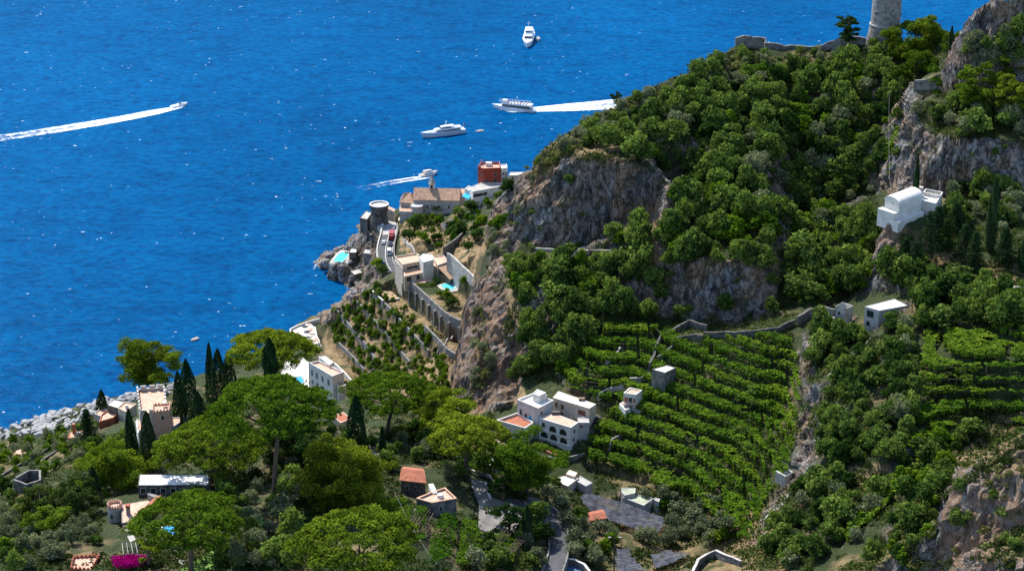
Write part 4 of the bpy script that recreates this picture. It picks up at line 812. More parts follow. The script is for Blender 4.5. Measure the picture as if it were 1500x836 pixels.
zf = zt-.6; b = h.block([(178,766), (206,762), (233,729), (178,738.5)], zf, z0+.5, STONE, PINKR, .05, pname='terrace_wall', rname='terrace_floor')
A1, A2, A3 = PZ(205.5,752,zf+1.6), PZ(231.5,727,zf+1.6), PZ(216,723,zf+1.6)
h.part('high_wall', STONE, lambda m: (m.prism(ccw([A1+Vector((.7,.4,0)), A2+Vector((.7,.4,0)), A2-Vector((.5,.3,0)), A1-Vector((.5,.3,0))]), z0-2, zf+1.6), m.prism(ccw([A2+Vector((.7,.4,0)), A3+Vector((0,.7,0)), A3-Vector((0,.4,0)), A2-Vector((.5,.6,0))]), z0-2, zf+1.6)))
h.part('coping', REDT, lambda m: m.prism(ccw([A1+Vector((.9,.5,0)), A2+Vector((.9,.6,0)), A2-Vector((.7,.5,0)), A1-Vector((.7,.5,0))]), zf+1.603, zf+1.85))
cz = PZ(189.5, 750, zf); h.part('chimney', STONE, lambda m: m.box((cz.x, cz.y-1.2, zf-.6), 1.0, 1.0, 6.4)); h.part('chimney_cap', REDT, lambda m: m.box((cz.x, cz.y-1.2, zf+2.85), 1.3, 1.3, .4))
# stairs
def stairs(label, px, wd, n=14, name='garden_steps'):
    A, B = G(*px[0]), G(*px[1]); t = A; o = Vector((B.x, B.y, B.z)); m = MB(o); d = norm2(A, B); q = Vector((-d.y, d.x, 0))*wd/2
    for i in range(n):
        p, r_ = A+(B-A)*(i/n), A+(B-A)*((i+1)/n); z = p.z+.12; m.prism(ccw([p-q, p+q, r_+q, r_-q]), B.z-1.5, z)
    b = m.build(name, PALEST, None, o, weld=True); return tag(b, label, 'steps')
stairs('pale stone steps descending in front of the small castle', ((186,776), (195,792)), 1.6, 9)
stairs('pale garden steps descending between the pool pine and the lawn', ((254,806), (274,826)), 2.6, 12)
stairs('broken pale steps in the dark wood below the largest pine', ((430,792), (444,818)), 2.2, 9)
b_, z_ = yard('battlement_terrace', 'small pink terrace edged with little merlons at the bottom left', [(104,834), (134,836), (146,815), (109,817)], PINKR)
Q = [PZ(x, y, z_) for x, y in ((104,834), (134,836), (146,815), (109,817))]; t = thing('terrace_parapet', 'toothed brick parapet around the small pink terrace', 'wall', Q[0]); m = MB(t.location)
for i in range(4): teeth(m, Q[i], Q[(i+1) % 4], z_-1, z_+.5, .35, .5, .45, .45)
m.build('battlement', REDT, t, weld=True)
def pergola_frame(label, px, hh=2.4, nx_=4, ny_=4, mat=None, group=None, name='garden_pergola'):
    P = [G(x, y) for x, y in px]; z = P[0].z+hh; t = thing(name, label, 'pergola', P[0], 0, group); a, b, c, d = P
    for i in range(ny_):
        u = i/(ny_-1); p, q = a.lerp(d, u), b.lerp(c, u); m = MB(t.location); m.bar((p.x, p.y, p.z+hh), (q.x, q.y, q.z+hh), .09, 4); m.build('beam', mat or PALEST, t)
        for w_ in (p, q): m = MB(t.location); m.bar((w_.x, w_.y, float(hz(w_.x, w_.y))-.3), (w_.x, w_.y, w_.z+hh), .09, 4); m.build('post', mat or PALEST, t)
    for i in range(nx_):
        u = i/(nx_-1); p, q = a.lerp(b, u), d.lerp(c, u); m = MB(t.location); m.bar((p.x, p.y, p.z+hh+.14), (q.x, q.y, q.z+hh+.14), .07, 4); m.build('rafter', mat or PALEST, t)
    return t, z
pergola_frame('white pergola frame behind the magenta bougainvillea', [(182,824), (203,823), (199,806), (180,808)])
pergola_frame('broken white pergola frame in the dark wood beside the lower pine', [(425,808), (446,806), (440,790), (424,792)], 2.2)
for i, px in enumerate(([(606,792), (622,790), (650,735), (636,733)], [(585,800), (602,796), (640,745), (626,742)], [(712,815), (730,812), (765,778), (748,776)], [(738,826), (752,822), (776,795), (764,792)])):
    pergola_frame(['pale bare pole frame right beside the square flat roofed house', 'pale bare pole frame left of the other one below the square flat roofed house', 'bare pole frame over the lemon rows below the parking yard', 'small bare pole frame against the lower road wall'][i], px, 2.6, 4, 7, WOODB, None, 'pole_pergola')
b_, z_ = yard('garden_lawn', '', [(262,836), (298,812), (322,802), (330,836)], LAWN, kind='structure')
yard('garden_lawn', '', [(374,764), (384,758), (392,770), (380,776)], LAWN, kind='structure')
zp = ground(250, 776); pool('blue garden pool glimpsed beneath the umbrella pine', [(238,771), (253,770), (263,782), (243,784)], zp+.3, POOLB)
# ---- tiled house and flat house in the middle
z0 = ground(605, 724); h = House('tiled_house', 'stone house with an old red tiled roof in pine shade', 'house', G(605, 724)); Yp = (350-z0)/T(724); zt = 350-Yp*T(703)
A_ = [PZ(587,702,zt), PZ(623,706,zt), PZ(617,687,zt), PZ(593,684,zt)]; b = h.block(A_, zt-.2, z0-1, DARKST, CONC, .05, world=True); h.pitched(*A_, zt, zt+1.6, REDT); f = h.face(b, (587,702), (623,706))
for u in (.25, .6, .85): h.win(f, u, 2.2, .9, 1.3)
z0 = ground(645, 758); h = House('flat_house', 'square house with a flat pink roof rimmed in terracotta tiles', 'house', G(640, 758)); Yp = (350-z0)/T(758); zt = 350-Yp*T(738)
b = h.block([(610,731.5), (633,738), (668.5,731.5), (652,716), (633,722)], zt, z0-1, STONE, PINKR, .4); f = h.face(b, (633,738), (668.5,731.5)); h.win(f, .35, 1.9, .9, 1.3)
h.part('tile_rim', TILE, lambda m: [m.prism(ccw([inset(b['P'], -.12)[i], inset(b['P'], -.12)[(i+1) % 5], inset(b['P'], .42)[(i+1) % 5], inset(b['P'], .42)[i]]), zt+.403, zt+.55) for i in range(5)])
tk = PZ(645, 728, zt); h.part('water_tank', WHITE, lambda m: m.cyl((tk.x, tk.y), 1.0, .8, zt+.003, zt+1.0, 12)); pv = PZ(634, 715, zt+.4); h.part('stair_ramp', WHITE, lambda m: m.box((pv.x, pv.y, zt-.4), 1.4, 5.5, 1.8, .25))
# ---- parking yard and lower road
def lerp_px(a, b, t): return (a[0]+(b[0]-a[0])*t, a[1]+(b[1]-a[1])*t)
zy = ground(735, 745)
b_, zy = yard('parking_yard', '', [(686,700), (712,706), (720,728), (764,742), (765,780), (730,786), (700,773), (702,738)], M('worn_shaded_asphalt', (.24, .22, .20), (.11, .105, .10), scale=.25), zy, kind='structure')  # asphalt darkened to hold the tree shade over the yard
RD = smooth_path([(742,737), (768,738), (790,743), (806,756), (816,775), (820,797), (817,818), (808,845), (800,870)], None); 
zz_ = np.array([p.z for p in RD]); k_ = np.ones(7)/7; zz_ = np.convolve(np.pad(zz_, 3, mode='edge'), k_, 'valid'); RD = [Vector((p.x, p.y, z)) for p, z in zip(RD, zz_)]
corridor(RD, 5.6); ribbon('lower_road', RD, 4.8, ASPH)  # asphalt base set dark to include tree shade on this road
so_ = side_line([p+Vector((0, 0, .9)) for p in RD], 2.75); si_ = side_line([p+Vector((0, 0, .7)) for p in RD], -2.75)
if so_[12].x < si_[12].x: so_, si_ = si_, so_
wall_strip('road_wall', 'outer curved wall of the shaded lower road', so_[6:], lambda p: p[2]-3.2, STONE, .4, coping=None); wall_strip('road_wall', 'inner retaining wall of the shaded lower road', si_[14:], lambda p: p[2]-3, STONE, .5)
gwall('yard_wall', 'low pale wall along the lower rim of the parking yard', [(716,785), (735,787), (765,781)], .9, PALEST)
gwall('yard_wall', 'low white wall between the pine trunks and the parking yard', [(711,709), (716,727), (719,735)], .9, WHITE)
gwall('garden_wall', 'pale wall with yellow green hedge above the parking yard', [(682,688), (700,694), (716,701), (728,712)], .8, PALEST)
yard('drive', '', [(541,650), (560,652), (574,666), (562,672), (544,663)], CONC, kind='structure')
z0 = ground(846, 834); wall_strip('pool_wall', 'curved pale wall around the blue yard at the bottom edge', [PZ(x, y, z0+2.0) for x, y in ((833,818), (842,819), (856,826), (868,842))], z0-2, STONE, .5, coping=WHITE)
yard('blue_yard', 'blue painted yard behind the curved wall at the bottom edge', [(832,826), (845,823), (862,836), (860,850), (826,850)], M('blue_yard_paint', (.10, .17, .28), (.07, .12, .2), scale=.5), z0)
z0 = ground(733, 690); h = House('white_pavilion', 'bright white flat roofed hut above the parking yard hedge', 'hut', G(730, 688)); b = h.block([(712,680), (727,684), (738,679), (722,670)], z0+2.4, z0, GREYW, WHITE, .1)
# ---- big white house with arches
HB = ground(838, 657); h = House('arcaded_house', 'largest white house with two rows of arched balconies and flat roofs', 'house', G(810, 650)); Yf = (350-HB)/T(657); zf = 350-Yf*T(626)
bf = h.block([(789.7,612), (836,626), (847,618.5), (812,605)], zf, HB-1, WHITE, PINKR, .06, pname='front_wing', rname='front_terrace'); f = h.face(bf, (789.7,612), (836,626))
for u, dz in ((.14, 1.9),): h.win(f, u, dz, 1.3, 1.6)
for u in (.44, .76): h.win(f, u, 2.4, 2.9, 2.3, arch=True, frame=WHITE)
for u in (.17, .47, .78): h.win(f, u, 5.3, 2.9, 2.2, arch=True, frame=WHITE)
p_, q_, nn_, _ = f
h.part('balcony_ledge', WHITE, lambda m: [m.prism(ccw([p_+(q_-p_)*.03, p_+(q_-p_)*.99, p_+(q_-p_)*.99+nn_*.35, p_+(q_-p_)*.03+nn_*.35]), zf-z-.12, zf-z+.10) for z in (3.75, 6.6)])
f = h.face(bf, (836,626), (847,618.5))
for u, dz in ((.5, 2.2), (.4, 5)): h.win(f, u, dz, .9, 1.3)
bs = h.block([(847,619), (863.5,619), (862,610.5), (846,612)], zf-.2, HB-1, GREYW, CONC, .1, pname='side_wing', rname='side_terrace'); f = h.face(bs, (847,619), (863.5,619)); h.win(f, .3, 1.3, 1.0, 1.1, pane=REDW)
z2 = 350-((350-HB)/T(640))*T(600)
Y2 = (350-HB-0)/T(641); z2 = 350-Y2*T(601)+0
b2 = h.block([(757.5,587.5), (788.4,600.5), (811,588.5), (781,578)], z2, HB-1, WHITE, WROOF, .7, pname='left_wing', rname='left_roof'); f = h.face(b2, (757.5,587.5), (788.4,600.5))
for u, dz, sh in ((.18, 3.2, SHUT), (.62, 3.9, AWN), (.42, 3.6, GLASS)): h.win(f, u, dz, 1.1, 1.9 if sh is not GLASS else 1.2, pane=GLASS if sh is SHUT else sh)
f = h.face(b2, (788.4,600.5), (811,588.5)); h.win(f, .2, 1.6, .9, 1.4, pane=SHUT)
b4 = h.block([(780.5,577), (790,580.5), (800,575.5), (787,570.5)], z2+2.4, z2-1, WHITE, WROOF, .25, pname='roof_hut', rname='hut_roof')
ct_ = PZ(797, 585, z2); h.part('water_tank', WHITE, lambda m: m.cyl((ct_.x, ct_.y), .9, .9, z2+.003, z2+1.6, 12))
b3 = h.block([(809.5,582.5), (863.4,598.5), (873.3,592), (818,573)], z2+.6, HB-1, CREAM, WROOF, .15, pname='rear_wing', rname='rear_roof'); f = h.face(b3, (809.5,582.5), (863.4,598.5))
for u, dz, w_ in ((.10, 2.0, 1.3), (.27, 2.2, 1.3), (.80, 2.2, 3.0), (.26, 5.0, 1.3), (.78, 5.0, 1.4)): h.win(f, u, dz, w_, 2.0, pane=SHUT, frame=CREAM)
h.win(f, .54, 2.0, 1.5, 2.4, pane=CREAM, frame=PINKR); p3, q3, n3, _ = f
h.part('outside_stair', CREAM, lambda m: [m.prism(ccw([p3+(q3-p3)*(.56-.018*i)+n3*.1, p3+(q3-p3)*(.578-.018*i)+n3*.1, p3+(q3-p3)*(.578-.018*i)+n3*1.4, p3+(q3-p3)*(.56-.018*i)+n3*1.4]), HB, z2-3.0-.42*i) for i in range(8)])
ck = PZ(852, 585, z2+.8); h.part('roof_hatch', WOODB, lambda m: m.box((ck.x, ck.y, z2+1.0), 2.0, 1.4, .8))
ck2 = PZ(814, 608, zf); h.part('terrace_table', DARKST, lambda m: m.box((ck2.x, ck2.y+1, zf+.5), 2.6, 1.3, .9))
ba = h.block([(727.2,617.5), (769.3,629.5), (781.5,621), (757.5,607)], 350-((350-HB)/T(649))*T(629), HB-1, WHITE, REDT, .75, pname='low_wing', rname='low_terrace'); f = h.face(ba, (727.2,617.5), (769.3,629.5)); h.win(f, .2, 2.6, 1.3, 2.2); h.win(f, .72, 2.8, 1.4, 1.6)
f = h.face(ba, (769.3,629.5), (781.5,621)); h.win(f, .5, 2.4, 1.0, 1.8, arch=True)
gwall('garden_wall', 'curved stone garden wall below the arcaded house', [(800,672), (815,678), (838,676), (856,668)], 1.5, STONE, .6)
gwall('flower_border', 'low terracotta edged flower border below the arcaded house', [(786,656), (800,662), (818,670), (832,676)], .7, REDT, .8)
gwall('path_wall', 'pale wall linking the arcaded house with the small pink house', [(876,588), (889,580), (905,573), (917,570)], 1.8, PALEST, .5)
# ---- pink small house, square tower, path walls
z0 = ground(925, 606); h = House('pink_house', 'small white house with pink shutters and a fenced pink roof', 'house', G(925, 605)); Yp = (350-z0)/T(606); zt = 350-Yp*T(579)
b = h.block([(913.5,576.5), (932,579), (940.5,572.5), (922,568.5)], zt, z0-1, WHITE, PINKR, .35); f = h.face(b, (913.5,576.5), (932,579))
h.win(f, .22, 1.9, 1.3, 1.7, pane=REDT, frame=PINKR); h.win(f, .55, 1.9, 1.2, 1.8); h.win(f, .86, 1.9, 1.0, 1.7, pane=REDT); h.win(f, .55, 4.8, 1.1, 2.1); p5, q5, n5, _ = f
h.part('balcony', PINKR, lambda m: m.prism(ccw([p5, q5, q5+n5*1.1, p5+n5*1.1]), zt-3.3, zt-3.0))
b = h.block([(907,592), (916,601), (924,598), (914,588)], z0+2.4, z0-2, WHITE, PALEST, .2, pname='porch_wall', rname='porch_roof')
h.part('porch_steps', WHITE, lambda m: [m.box((PZ(934,602,z0).x, PZ(934,602,z0).y-i*.5, z0+.9-.3*i), 3.2, .5, 1.6) for i in range(4)])
z0 = ground(974, 573); h = House('stone_tower', 'square grey stone tower with a flat white roof among the vines', 'tower', G(972, 572)); Yp = (350-z0)/T(573); zt = 350-Yp*T(546)
b = h.block([(955,541), (974.5,546), (990,538.5), (976.5,535)], zt, z0-2, STONE, WROOF, .08); f = h.face(b, (955,541), (974.5,546)); h.win(f, .45, 1.9, .8, 1.6); h.win(f, .5, 3.9, .5, .5)
gwall('path_wall', 'tall dark outer wall of the winding path above the vines', [(951,549), (958,534), (961,517), (967,504), (985,493), (1010,482), (1035,487)], 3.0, DARKST, .7)
gwall('path_wall', 'lower inner wall of the winding path beside the stone tower', [(962,536), (970,527), (985,518), (988,505), (1006,499), (1030,500)], 2.4, DARKST, .6)
gwall('path_wall', 'long straight wall at the head of the central vineyard', [(1030,498), (1062,496), (1105,494), (1140,488), (1164,476)], 2.4, DARKST, .6)
gwall('path_wall', 'sloping wall between the pink house and the stone tower', [(922,566), (938,560), (953,554)], 1.8, STONE, .5, coping=CONC)
gwall('field_wall', 'upright dark wall end among the lower vines', [(893,664), (897,655), (912,640)], 2.4, STONE, .6)
gwall('field_wall', 'short pale wall in the scrubby corner of the upper vines', [(888,533), (897,530), (905,520), (909,510)], 1.4, PALEST, .5)
# ---- huts near the nets
z0 = ground(835, 714); h = House('white_shed', 'cluster of low white roofed sheds below the arcaded house', 'shed', G(832, 712)); b = h.block([(806,702), (832,712), (848,700), (826,697)], z0+2.6, z0-1, CREAM, WHITE, .1)
b = h.block([(842,703), (858,712), (868,707), (850,697)], z0+2.2, z0-1, GREYW, CONC, .1, pname='shed_wall', rname='shed_roof'); b = h.block([(829,694), (842,698), (846,692), (834,688)], z0+3.4, z0-1, CREAM, WHITE, .1, pname='rear_wall', rname='rear_roof')
z0 = ground(940, 752); h = House('green_house', 'house with pale green flat roofs at the foot of the vineyard', 'house', G(935, 748)); Yp = (350-z0)/T(752); zt = 350-Yp*T(741)
b = h.block([(912,729), (943,741), (958,730), (932,724.5)], zt, z0-1, GREYW, GREENR, .25); b = h.block([(910,720), (915,725.5), (930.5,722), (931,714.5), (911,714.5)], zt+1.2, z0-1, GREYW, GREENR, .12, pname='rear_wall', rname='rear_roof'); b = h.block([(958,732), (965,735), (967,730.5), (959.5,728.5)], zt+.6, z0-1, GREYW, PALEST, .1, pname='stair_wall', rname='stair_roof')
z0 = ground(872, 765); h = House('red_hut', 'small hut with a patched red roof beside the crop nets', 'hut', G(872, 764)); A_ = [PZ(864,761,z0+2.6), PZ(888,757,z0+2.6), PZ(881.5,745.5,z0+2.6), PZ(861,749.5,z0+2.6)]; b = h.block(A_, z0+2.2, z0-1, PALEST, CONC, .02, world=True); h.pitched(*A_, z0+2.4, z0+3.2, REDT, over=.25)
def crop_net(label, px, hh=2.4):
    P = [G(x, y) for x, y in px]; P = ccw(P); ax = np.array([p.x for p in P]); ay = np.array([p.y for p in P]); o = P[0].copy(); s = .8
    X, Y = np.meshgrid(np.arange(ax.min(), ax.max()+s, s), np.arange(ay.min(), ay.max()+s, s)); m_ = poly_mask_px([(p.x, p.y) for p in P], X, Y); Hh = blur(hz(X, Y), 6)
    Z = Hh+hh+.12*np.sin(X*1.6)*np.sin(Y*1.3)+.3*vnoise(X/3, Y/3, 0*X, 61); idx = -np.ones(X.shape, int); V, F = [], []
    for j in range(X.shape[0]-1):
        for i in range(X.shape[1]-1):
            if m_[j, i] and m_[j+1, i] and m_[j, i+1] and m_[j+1, i+1]:
                q = []
                for a, b in ((j, i), (j, i+1), (j+1, i+1), (j+1, i)):
                    if idx[a, b] < 0: idx[a, b] = len(V); V.append((X[a, b], Y[a, b], Z[a, b]))
                    q.append(int(idx[a, b]))
                F.append(tuple(q))
    t = thing('crop_net', label, 'crop net', o); m = MB(o); m.add(V, F); n_ = m.build('net', NETM, t, smooth=True); r = random.Random(4)
    for v in V[::90]: q = MB(o); q.bar((v[0], v[1], v[2]-hh-1.2), (v[0], v[1], v[2]+.9), .07, 4); q.build('pole', IRON, t)
def net_material():
    m, nt, o = nmat('dark_netting'); d = node(nt, 'ShaderNodeBsdfDiffuse'); tr = node(nt, 'ShaderNodeBsdfTransparent'); mx = node(nt, 'ShaderNodeMixShader')
    lk(nt, ramp(nt, noise(nt, .5, 5, .7), [(.35, (.035, .038, .05)), (.65, (.10, .105, .125))]), d.inputs[0]); lk(nt, ramp(nt, noise(nt, .25, 5, .7), [(.35, (.55,)*3), (.6, (.92,)*3)]), mx.inputs[0]); lk(nt, tr.outputs[0], mx.inputs[1]); lk(nt, d.outputs[0], mx.inputs[2]); lk(nt, mx.outputs[0], o.inputs[0]); return m
NETM = net_material()
crop_net('longest dark crop net stretching from the white sheds past the red hut', [(846,737), (866,730), (912,742), (980,770), (966,792), (930,784), (895,774), (858,754)])
crop_net('dark crop net at the bottom edge beside the tall lamp pole', [(900,812), (924,810), (950,845), (900,850)], 2.0)
crop_net('dark crop net spread over the slope right of the lamp pole', [(951,821), (980,809), (1014,818), (990,832), (955,840)], 2.0)
def lamp_pole(label, px, y0, y1, Y=None):
    P = G(px, y1); top = 350-P.y*T(y0); t = thing('lamp_pole', label, 'lamp pole', P); m = MB(); m.cyl((0, 0), .22, .12, -.3, top-P.z, 8); m.build('pole', IRON, t)
    for s in (-1, 1):
        m = MB(); m.bar((0, 0, top-P.z-.3), (s*1.1, 0, top-P.z+.15), .06, 5); a = m.build('arm', IRON, t); m = MB(); m.box((s*1.35, 0, top-P.z+.12), .8, .32, .16); m.build('lamp_head', GREYW, a)
    return P, top
lamp_pole('tall dark double armed lamp pole at the bottom edge', 899, 787, 850); lamp_pole('thin lamp pole among the pines above the parking yard', 724, 647, 694)
gwall('curved_wall', 'pale capped curving stone wall at the bottom right of the olive grove', [(1013,850), (1022,832), (1034,822), (1048,818), (1062,822), (1085,830)], 2.2, STONE, .6, coping=PALEST)
z0 = ground(1148, 702); h = House('ruined_hut', 'roofless pale stone hut between the vineyard and the wooded spur', 'ruin', G(1148, 702)); h.part('wall', PALEST, lambda m: [m.prism(ccw([a, b, b+Vector((.5, .3, 0)), a+Vector((.5, .3, 0))]), z0-1, z0+2.6) for a, b in [(PZ(1136,692,z0+2), PZ(1150,700,z0+2)), (PZ(1150,700,z0+2), PZ(1160,694,z0+2)), (PZ(1148,688,z0+2), PZ(1160,694,z0+2))]])
gwall('field_wall', 'broken pale wall descending between vineyard and spur', [(1157,722), (1145,742), (1130,756), (1118,775)], 1.4, PALEST, .7)
# ---- right side: ruins, chapel
z0 = ground(1276, 478); h = House('ruined_house', 'half ruined grey house with a white sheet roof above the spur', 'house', G(1285, 477)); Yp = (350-z0)/T(478); zt = 350-Yp*T(452)
b = h.block([(1267,449), (1288,455), (1330,447.5), (1310,438)], zt, z0-2, GREYW, WROOF, .06); f = h.face(b, (1267,449), (1288,455)); h.win(f, .4, 1.9, 2.6, 2.4); h.win(f, .3, 5.2, 1.4, 1.8, arch=True); f = h.face(b, (1288,455), (1330,447.5)); h.win(f, .6, 2.6, 1.0, 1.3)
z0 = ground(1235, 476); h = House('ruined_chapel', 'narrow pale gabled ruin left of the half ruined house', 'ruin', G(1238, 476)); Yp = (350-z0)/T(476); zt = 350-Yp*T(450)
b = h.block([(1224,448.5), (1239,452), (1250,448), (1236,443)], zt, z0-2, PALEST, DARKST, .05); f = h.face(b, (1224,448.5), (1239,452)); h.win(f, .4, 2.0, .9, 1.2); h.win(f, .55, 4.4, .7, 1.0)
Pq = b['P']; h.part('gable', PALEST, lambda m: m.add([PZ(1224.5,448.5,zt), PZ(1239,452,zt), PZ(1234,450.5,zt)+Vector((0,0,1.9)), PZ(1224.5,448.5,zt)+Vector((.3,.5,0)), PZ(1239,452,zt)+Vector((.3,.5,0)), PZ(1234,450.5,zt)+Vector((.3,.5,1.9))], [(0,1,2), (3,4,5), (0,1,4,3), (1,2,5,4), (2,0,3,5)]))
gwall('terrace_wall', 'pale terrace wall with a path left of the gabled ruin', [(1200,459), (1215,468), (1232,475), (1252,483)], 1.2, PALEST, .5)
gwall('terrace_wall', 'grey terrace wall behind the gabled ruin', [(1168,478), (1185,466), (1205,462), (1222,464)], 3, STONE, .6)
# chapel on its rock pillar
z0 = 139.0; h = House('white_chapel', 'white barrel roofed chapel perched on a narrow rock pillar', 'chapel', PZ(1320, 320, 137)); ze = z0+4.6
F0, F1, F2 = PZ(1296.5,292,ze), PZ(1317.5,300,ze), PZ(1351,287,ze); F3 = F0+(F2-F1); wd = (F1-F0); b = h.block([F0, F1, F2, F3], ze, z0-1.5, WHITE, WHITE, .02, world=True)
def barrel(m):
    n = 12; V = []
    for k, base in enumerate((F0-norm2(F1, F2)*.3, F3+norm2(F1, F2)*.3)):
        for i in range(n+1): a = math.pi*i/n; q = base+wd*(.5-.52*math.cos(a)); V.append((q.x, q.y, ze+.03+1.9*math.sin(a)))
    m.add(V, [(i, i+1, n+2+i, n+1+i) for i in range(n)]+[tuple(range(n+1)), tuple(range(n+1, 2*n+2)), (0, n, 2*n+1, n+1)])
h.part('barrel_roof', WHITE, barrel); f = h.face(b, (1296.5,292), (1317.5,300)); h.win(f, .55, -.2, 1.1, 1.0, name='gable_window'); h.win(f, .3, 3.4, .9, 1.1); p6, q6, n6, _ = f
h.part('step_block', WHITE, lambda m: m.prism(ccw([p6-Vector((.6, 0, 0)), q6, q6+n6*2.2, p6+n6*2.2-Vector((.6, 0, 0))]), z0-4, ze-2.6)); h.part('side_ledge', WHITE, lambda m: m.prism(ccw([q6+n6*2.2, Vector((F2.x, F2.y, 0)), Vector((F2.x, F2.y, 0))-Vector((-.6, 2.2, 0)), q6+n6*2.4+Vector((1.4, -1.8, 0))]), z0-4, z0-.4))
b = h.block([(1350,295), (1371,299), (1376,291), (1352,285)], z0+2.2, z0-1, WHITE, WHITE, .3, pname='annex_wall', rname='annex_roof'); b = h.block([(1352,283), (1378,288), (1381,283), (1356,278)], z0+3.0, z0-1, WHITE, DARKST, .4, pname='terrace_wall', rname='terrace_floor')
cy_ = PZ(1348.5, 272, z0+6); h.part('chimney', PALEST, lambda m: (m.cyl((cy_.x, cy_.y), 1.0, 1.0, z0-1, z0+5.6, 10))); h.part('stair_wall', PALEST, lambda m: m.prism(ccw([PZ(1372,302,z0), PZ(1385,312,z0-3), PZ(1386,310,z0-3), PZ(1374,300,z0)]), z0-8, [z0+1, z0-2.5, z0-2.5, z0+1]))
# path on the right with wall
yard('hill_path', '', [(1446,432), (1466,421), (1500,417), (1520,417), (1520,427), (1500,430), (1465,434)], PALEST, kind='structure')
gwall('path_wall', 'low pale wall along the sunny path at the right edge', [(1448,436), (1470,436), (1505,432)], .9, PALEST, .5)
# ---- ruined watchtower and walls on the ridge
c = PX(1295, 62, 738); cz_ = c.z; mp = math.hypot(c.y, 350-c.z)/FPX; r = 21.0*mp; t = thing('watchtower', 'tall round ruined stone watchtower on the skyline with a flared base', 'tower', c)
carve([c+Vector((a, b, 0)) for a, b in ((-9, -7), (9, -7), (9, 9), (-9, 9))], cz_+1)
prof = [(r*1.42, -4), (r*1.22, 1.5), (r*1.03, 7.0)]; m = MB(); n = 36
V = [(a*math.cos(2*math.pi*i/n), a*math.sin(2*math.pi*i/n), z) for a, z in prof for i in range(n)]; m.add(V, [(k*n+i, k*n+(i+1) % n, (k+1)*n+(i+1) % n, (k+1)*n+i) for k in range(2) for i in range(n)]+[tuple(range(n))]); m.build('flared_base', STONE, t)
m = MB(); m.cyl((0, 0), r*1.08, r*1.08, 7.0, 7.55, n); m.build('string_course', PALEST, t)
m = MB(); r_ = random.Random(2); V = [(r*math.cos(2*math.pi*i/n), r*math.sin(2*math.pi*i/n), z) for z in (7.5,) for i in range(n)]+[(r*.99*math.cos(2*math.pi*i/n), r*.99*math.sin(2*math.pi*i/n), 20.5+r_.random()*1.2) for i in range(n)]+[(r*.75*math.cos(2*math.pi*i/n), r*.75*math.sin(2*math.pi*i/n), 20.3) for i in range(n)]
m.add(V, [(k*n+i, k*n+(i+1) % n, (k+1)*n+(i+1) % n, (k+1)*n+i) for k in range(2) for i in range(n)]); m.build('shaft', M('tower_rubble', (.36, .34, .32), (.16, .15, .14), scale=.7, bmp=.7, bd=.25), t)
for a, z in ((-1.42, 9.6), (-1.40, 14.2), (-.5, 12), (-2.5, 12.5)): m = MB(); m.box((r*.985*math.cos(a), r*.985*math.sin(a), z), .7, .9, 1.4, a+math.pi/2); f_ = m.build('window', PALEST, t); m = MB(); m.box((r*1.0*math.cos(a), r*1.0*math.sin(a), z), .4, 1.0, 1.0, a+math.pi/2); m.build('opening', GLASS, f_)
def ridge_wall(name, label, px, hh, rough=.8, mat=STONE, Y0=738):
    P = []
    for x, y, yy in px: p = PX(x, y, yy); P.append(p)
    P = resamp(P, 2.2); r_ = random.Random(len(P)); return wall_strip(name, label, [p+Vector((0, 0, r_.random()*rough)) for p in P], lambda p: p[2]-hh-1.5, mat, .9)
ridge_wall('ruined_wall', 'long broken stone rampart descending left from the round watchtower', [(1120,64,744), (1150,68,745), (1184,69,746), (1205,67,745), (1222,60,743), (1231,55,741), (1268,57,739)], 5)
ridge_wall('ruined_fort', 'jagged ruined stone block at the left end of the rampart', [(1077,60,735), (1090,57,735), (1100,59,736), (1112,66,738)], 6, 1.9, STONE)
ridge_wall('ruined_fort', 'small ruined wall corner behind the jagged stone block', [(1100,56,748), (1112,55,749), (1121,58,748), (1121,66,745)], 6, 1.8, STONE)
gwall('saddle_wall', 'grey retaining wall on the saddle below the spreading pines', [(1338,138), (1355,132), (1375,127), (1400,124)], 4, STONE, .8)
gwall('cliff_path_wall', 'thin horizontal ledge wall along the foot of the shaded cliff', [(778,368), (820,370), (860,371), (897,374)], 1.2, PALEST, .5)
def cable(label, a, b, sag, r=.022):
    o = Vector(a); V, F = [], []; n = 14; P = [Vector(a).lerp(Vector(b), i/n)-Vector((0, 0, sag*4*(i/n)*(1-i/n))) for i in range(n+1)]
    for p, q in zip(P[:-1], P[1:]): tube(V, F, p-o, q-o, r, r, 4)
    m = MB(); m.add(V, F); tag(m.build('cable', IRON if 'dark' in label else GREYW, None, o, weld=True), label, 'cable')
cable('thin pale cable hanging down the gully from the saddle to the white chapel', PX(1301,155,676)+Vector((0,0,6)), PZ(1306,285,145), 6)
cable('thin pale cable rising across the lemon pergolas', PX(572,728,470)+Vector((0,0,5)), PX(640,845,425)+Vector((0,0,4)), 2)
build_terrain()
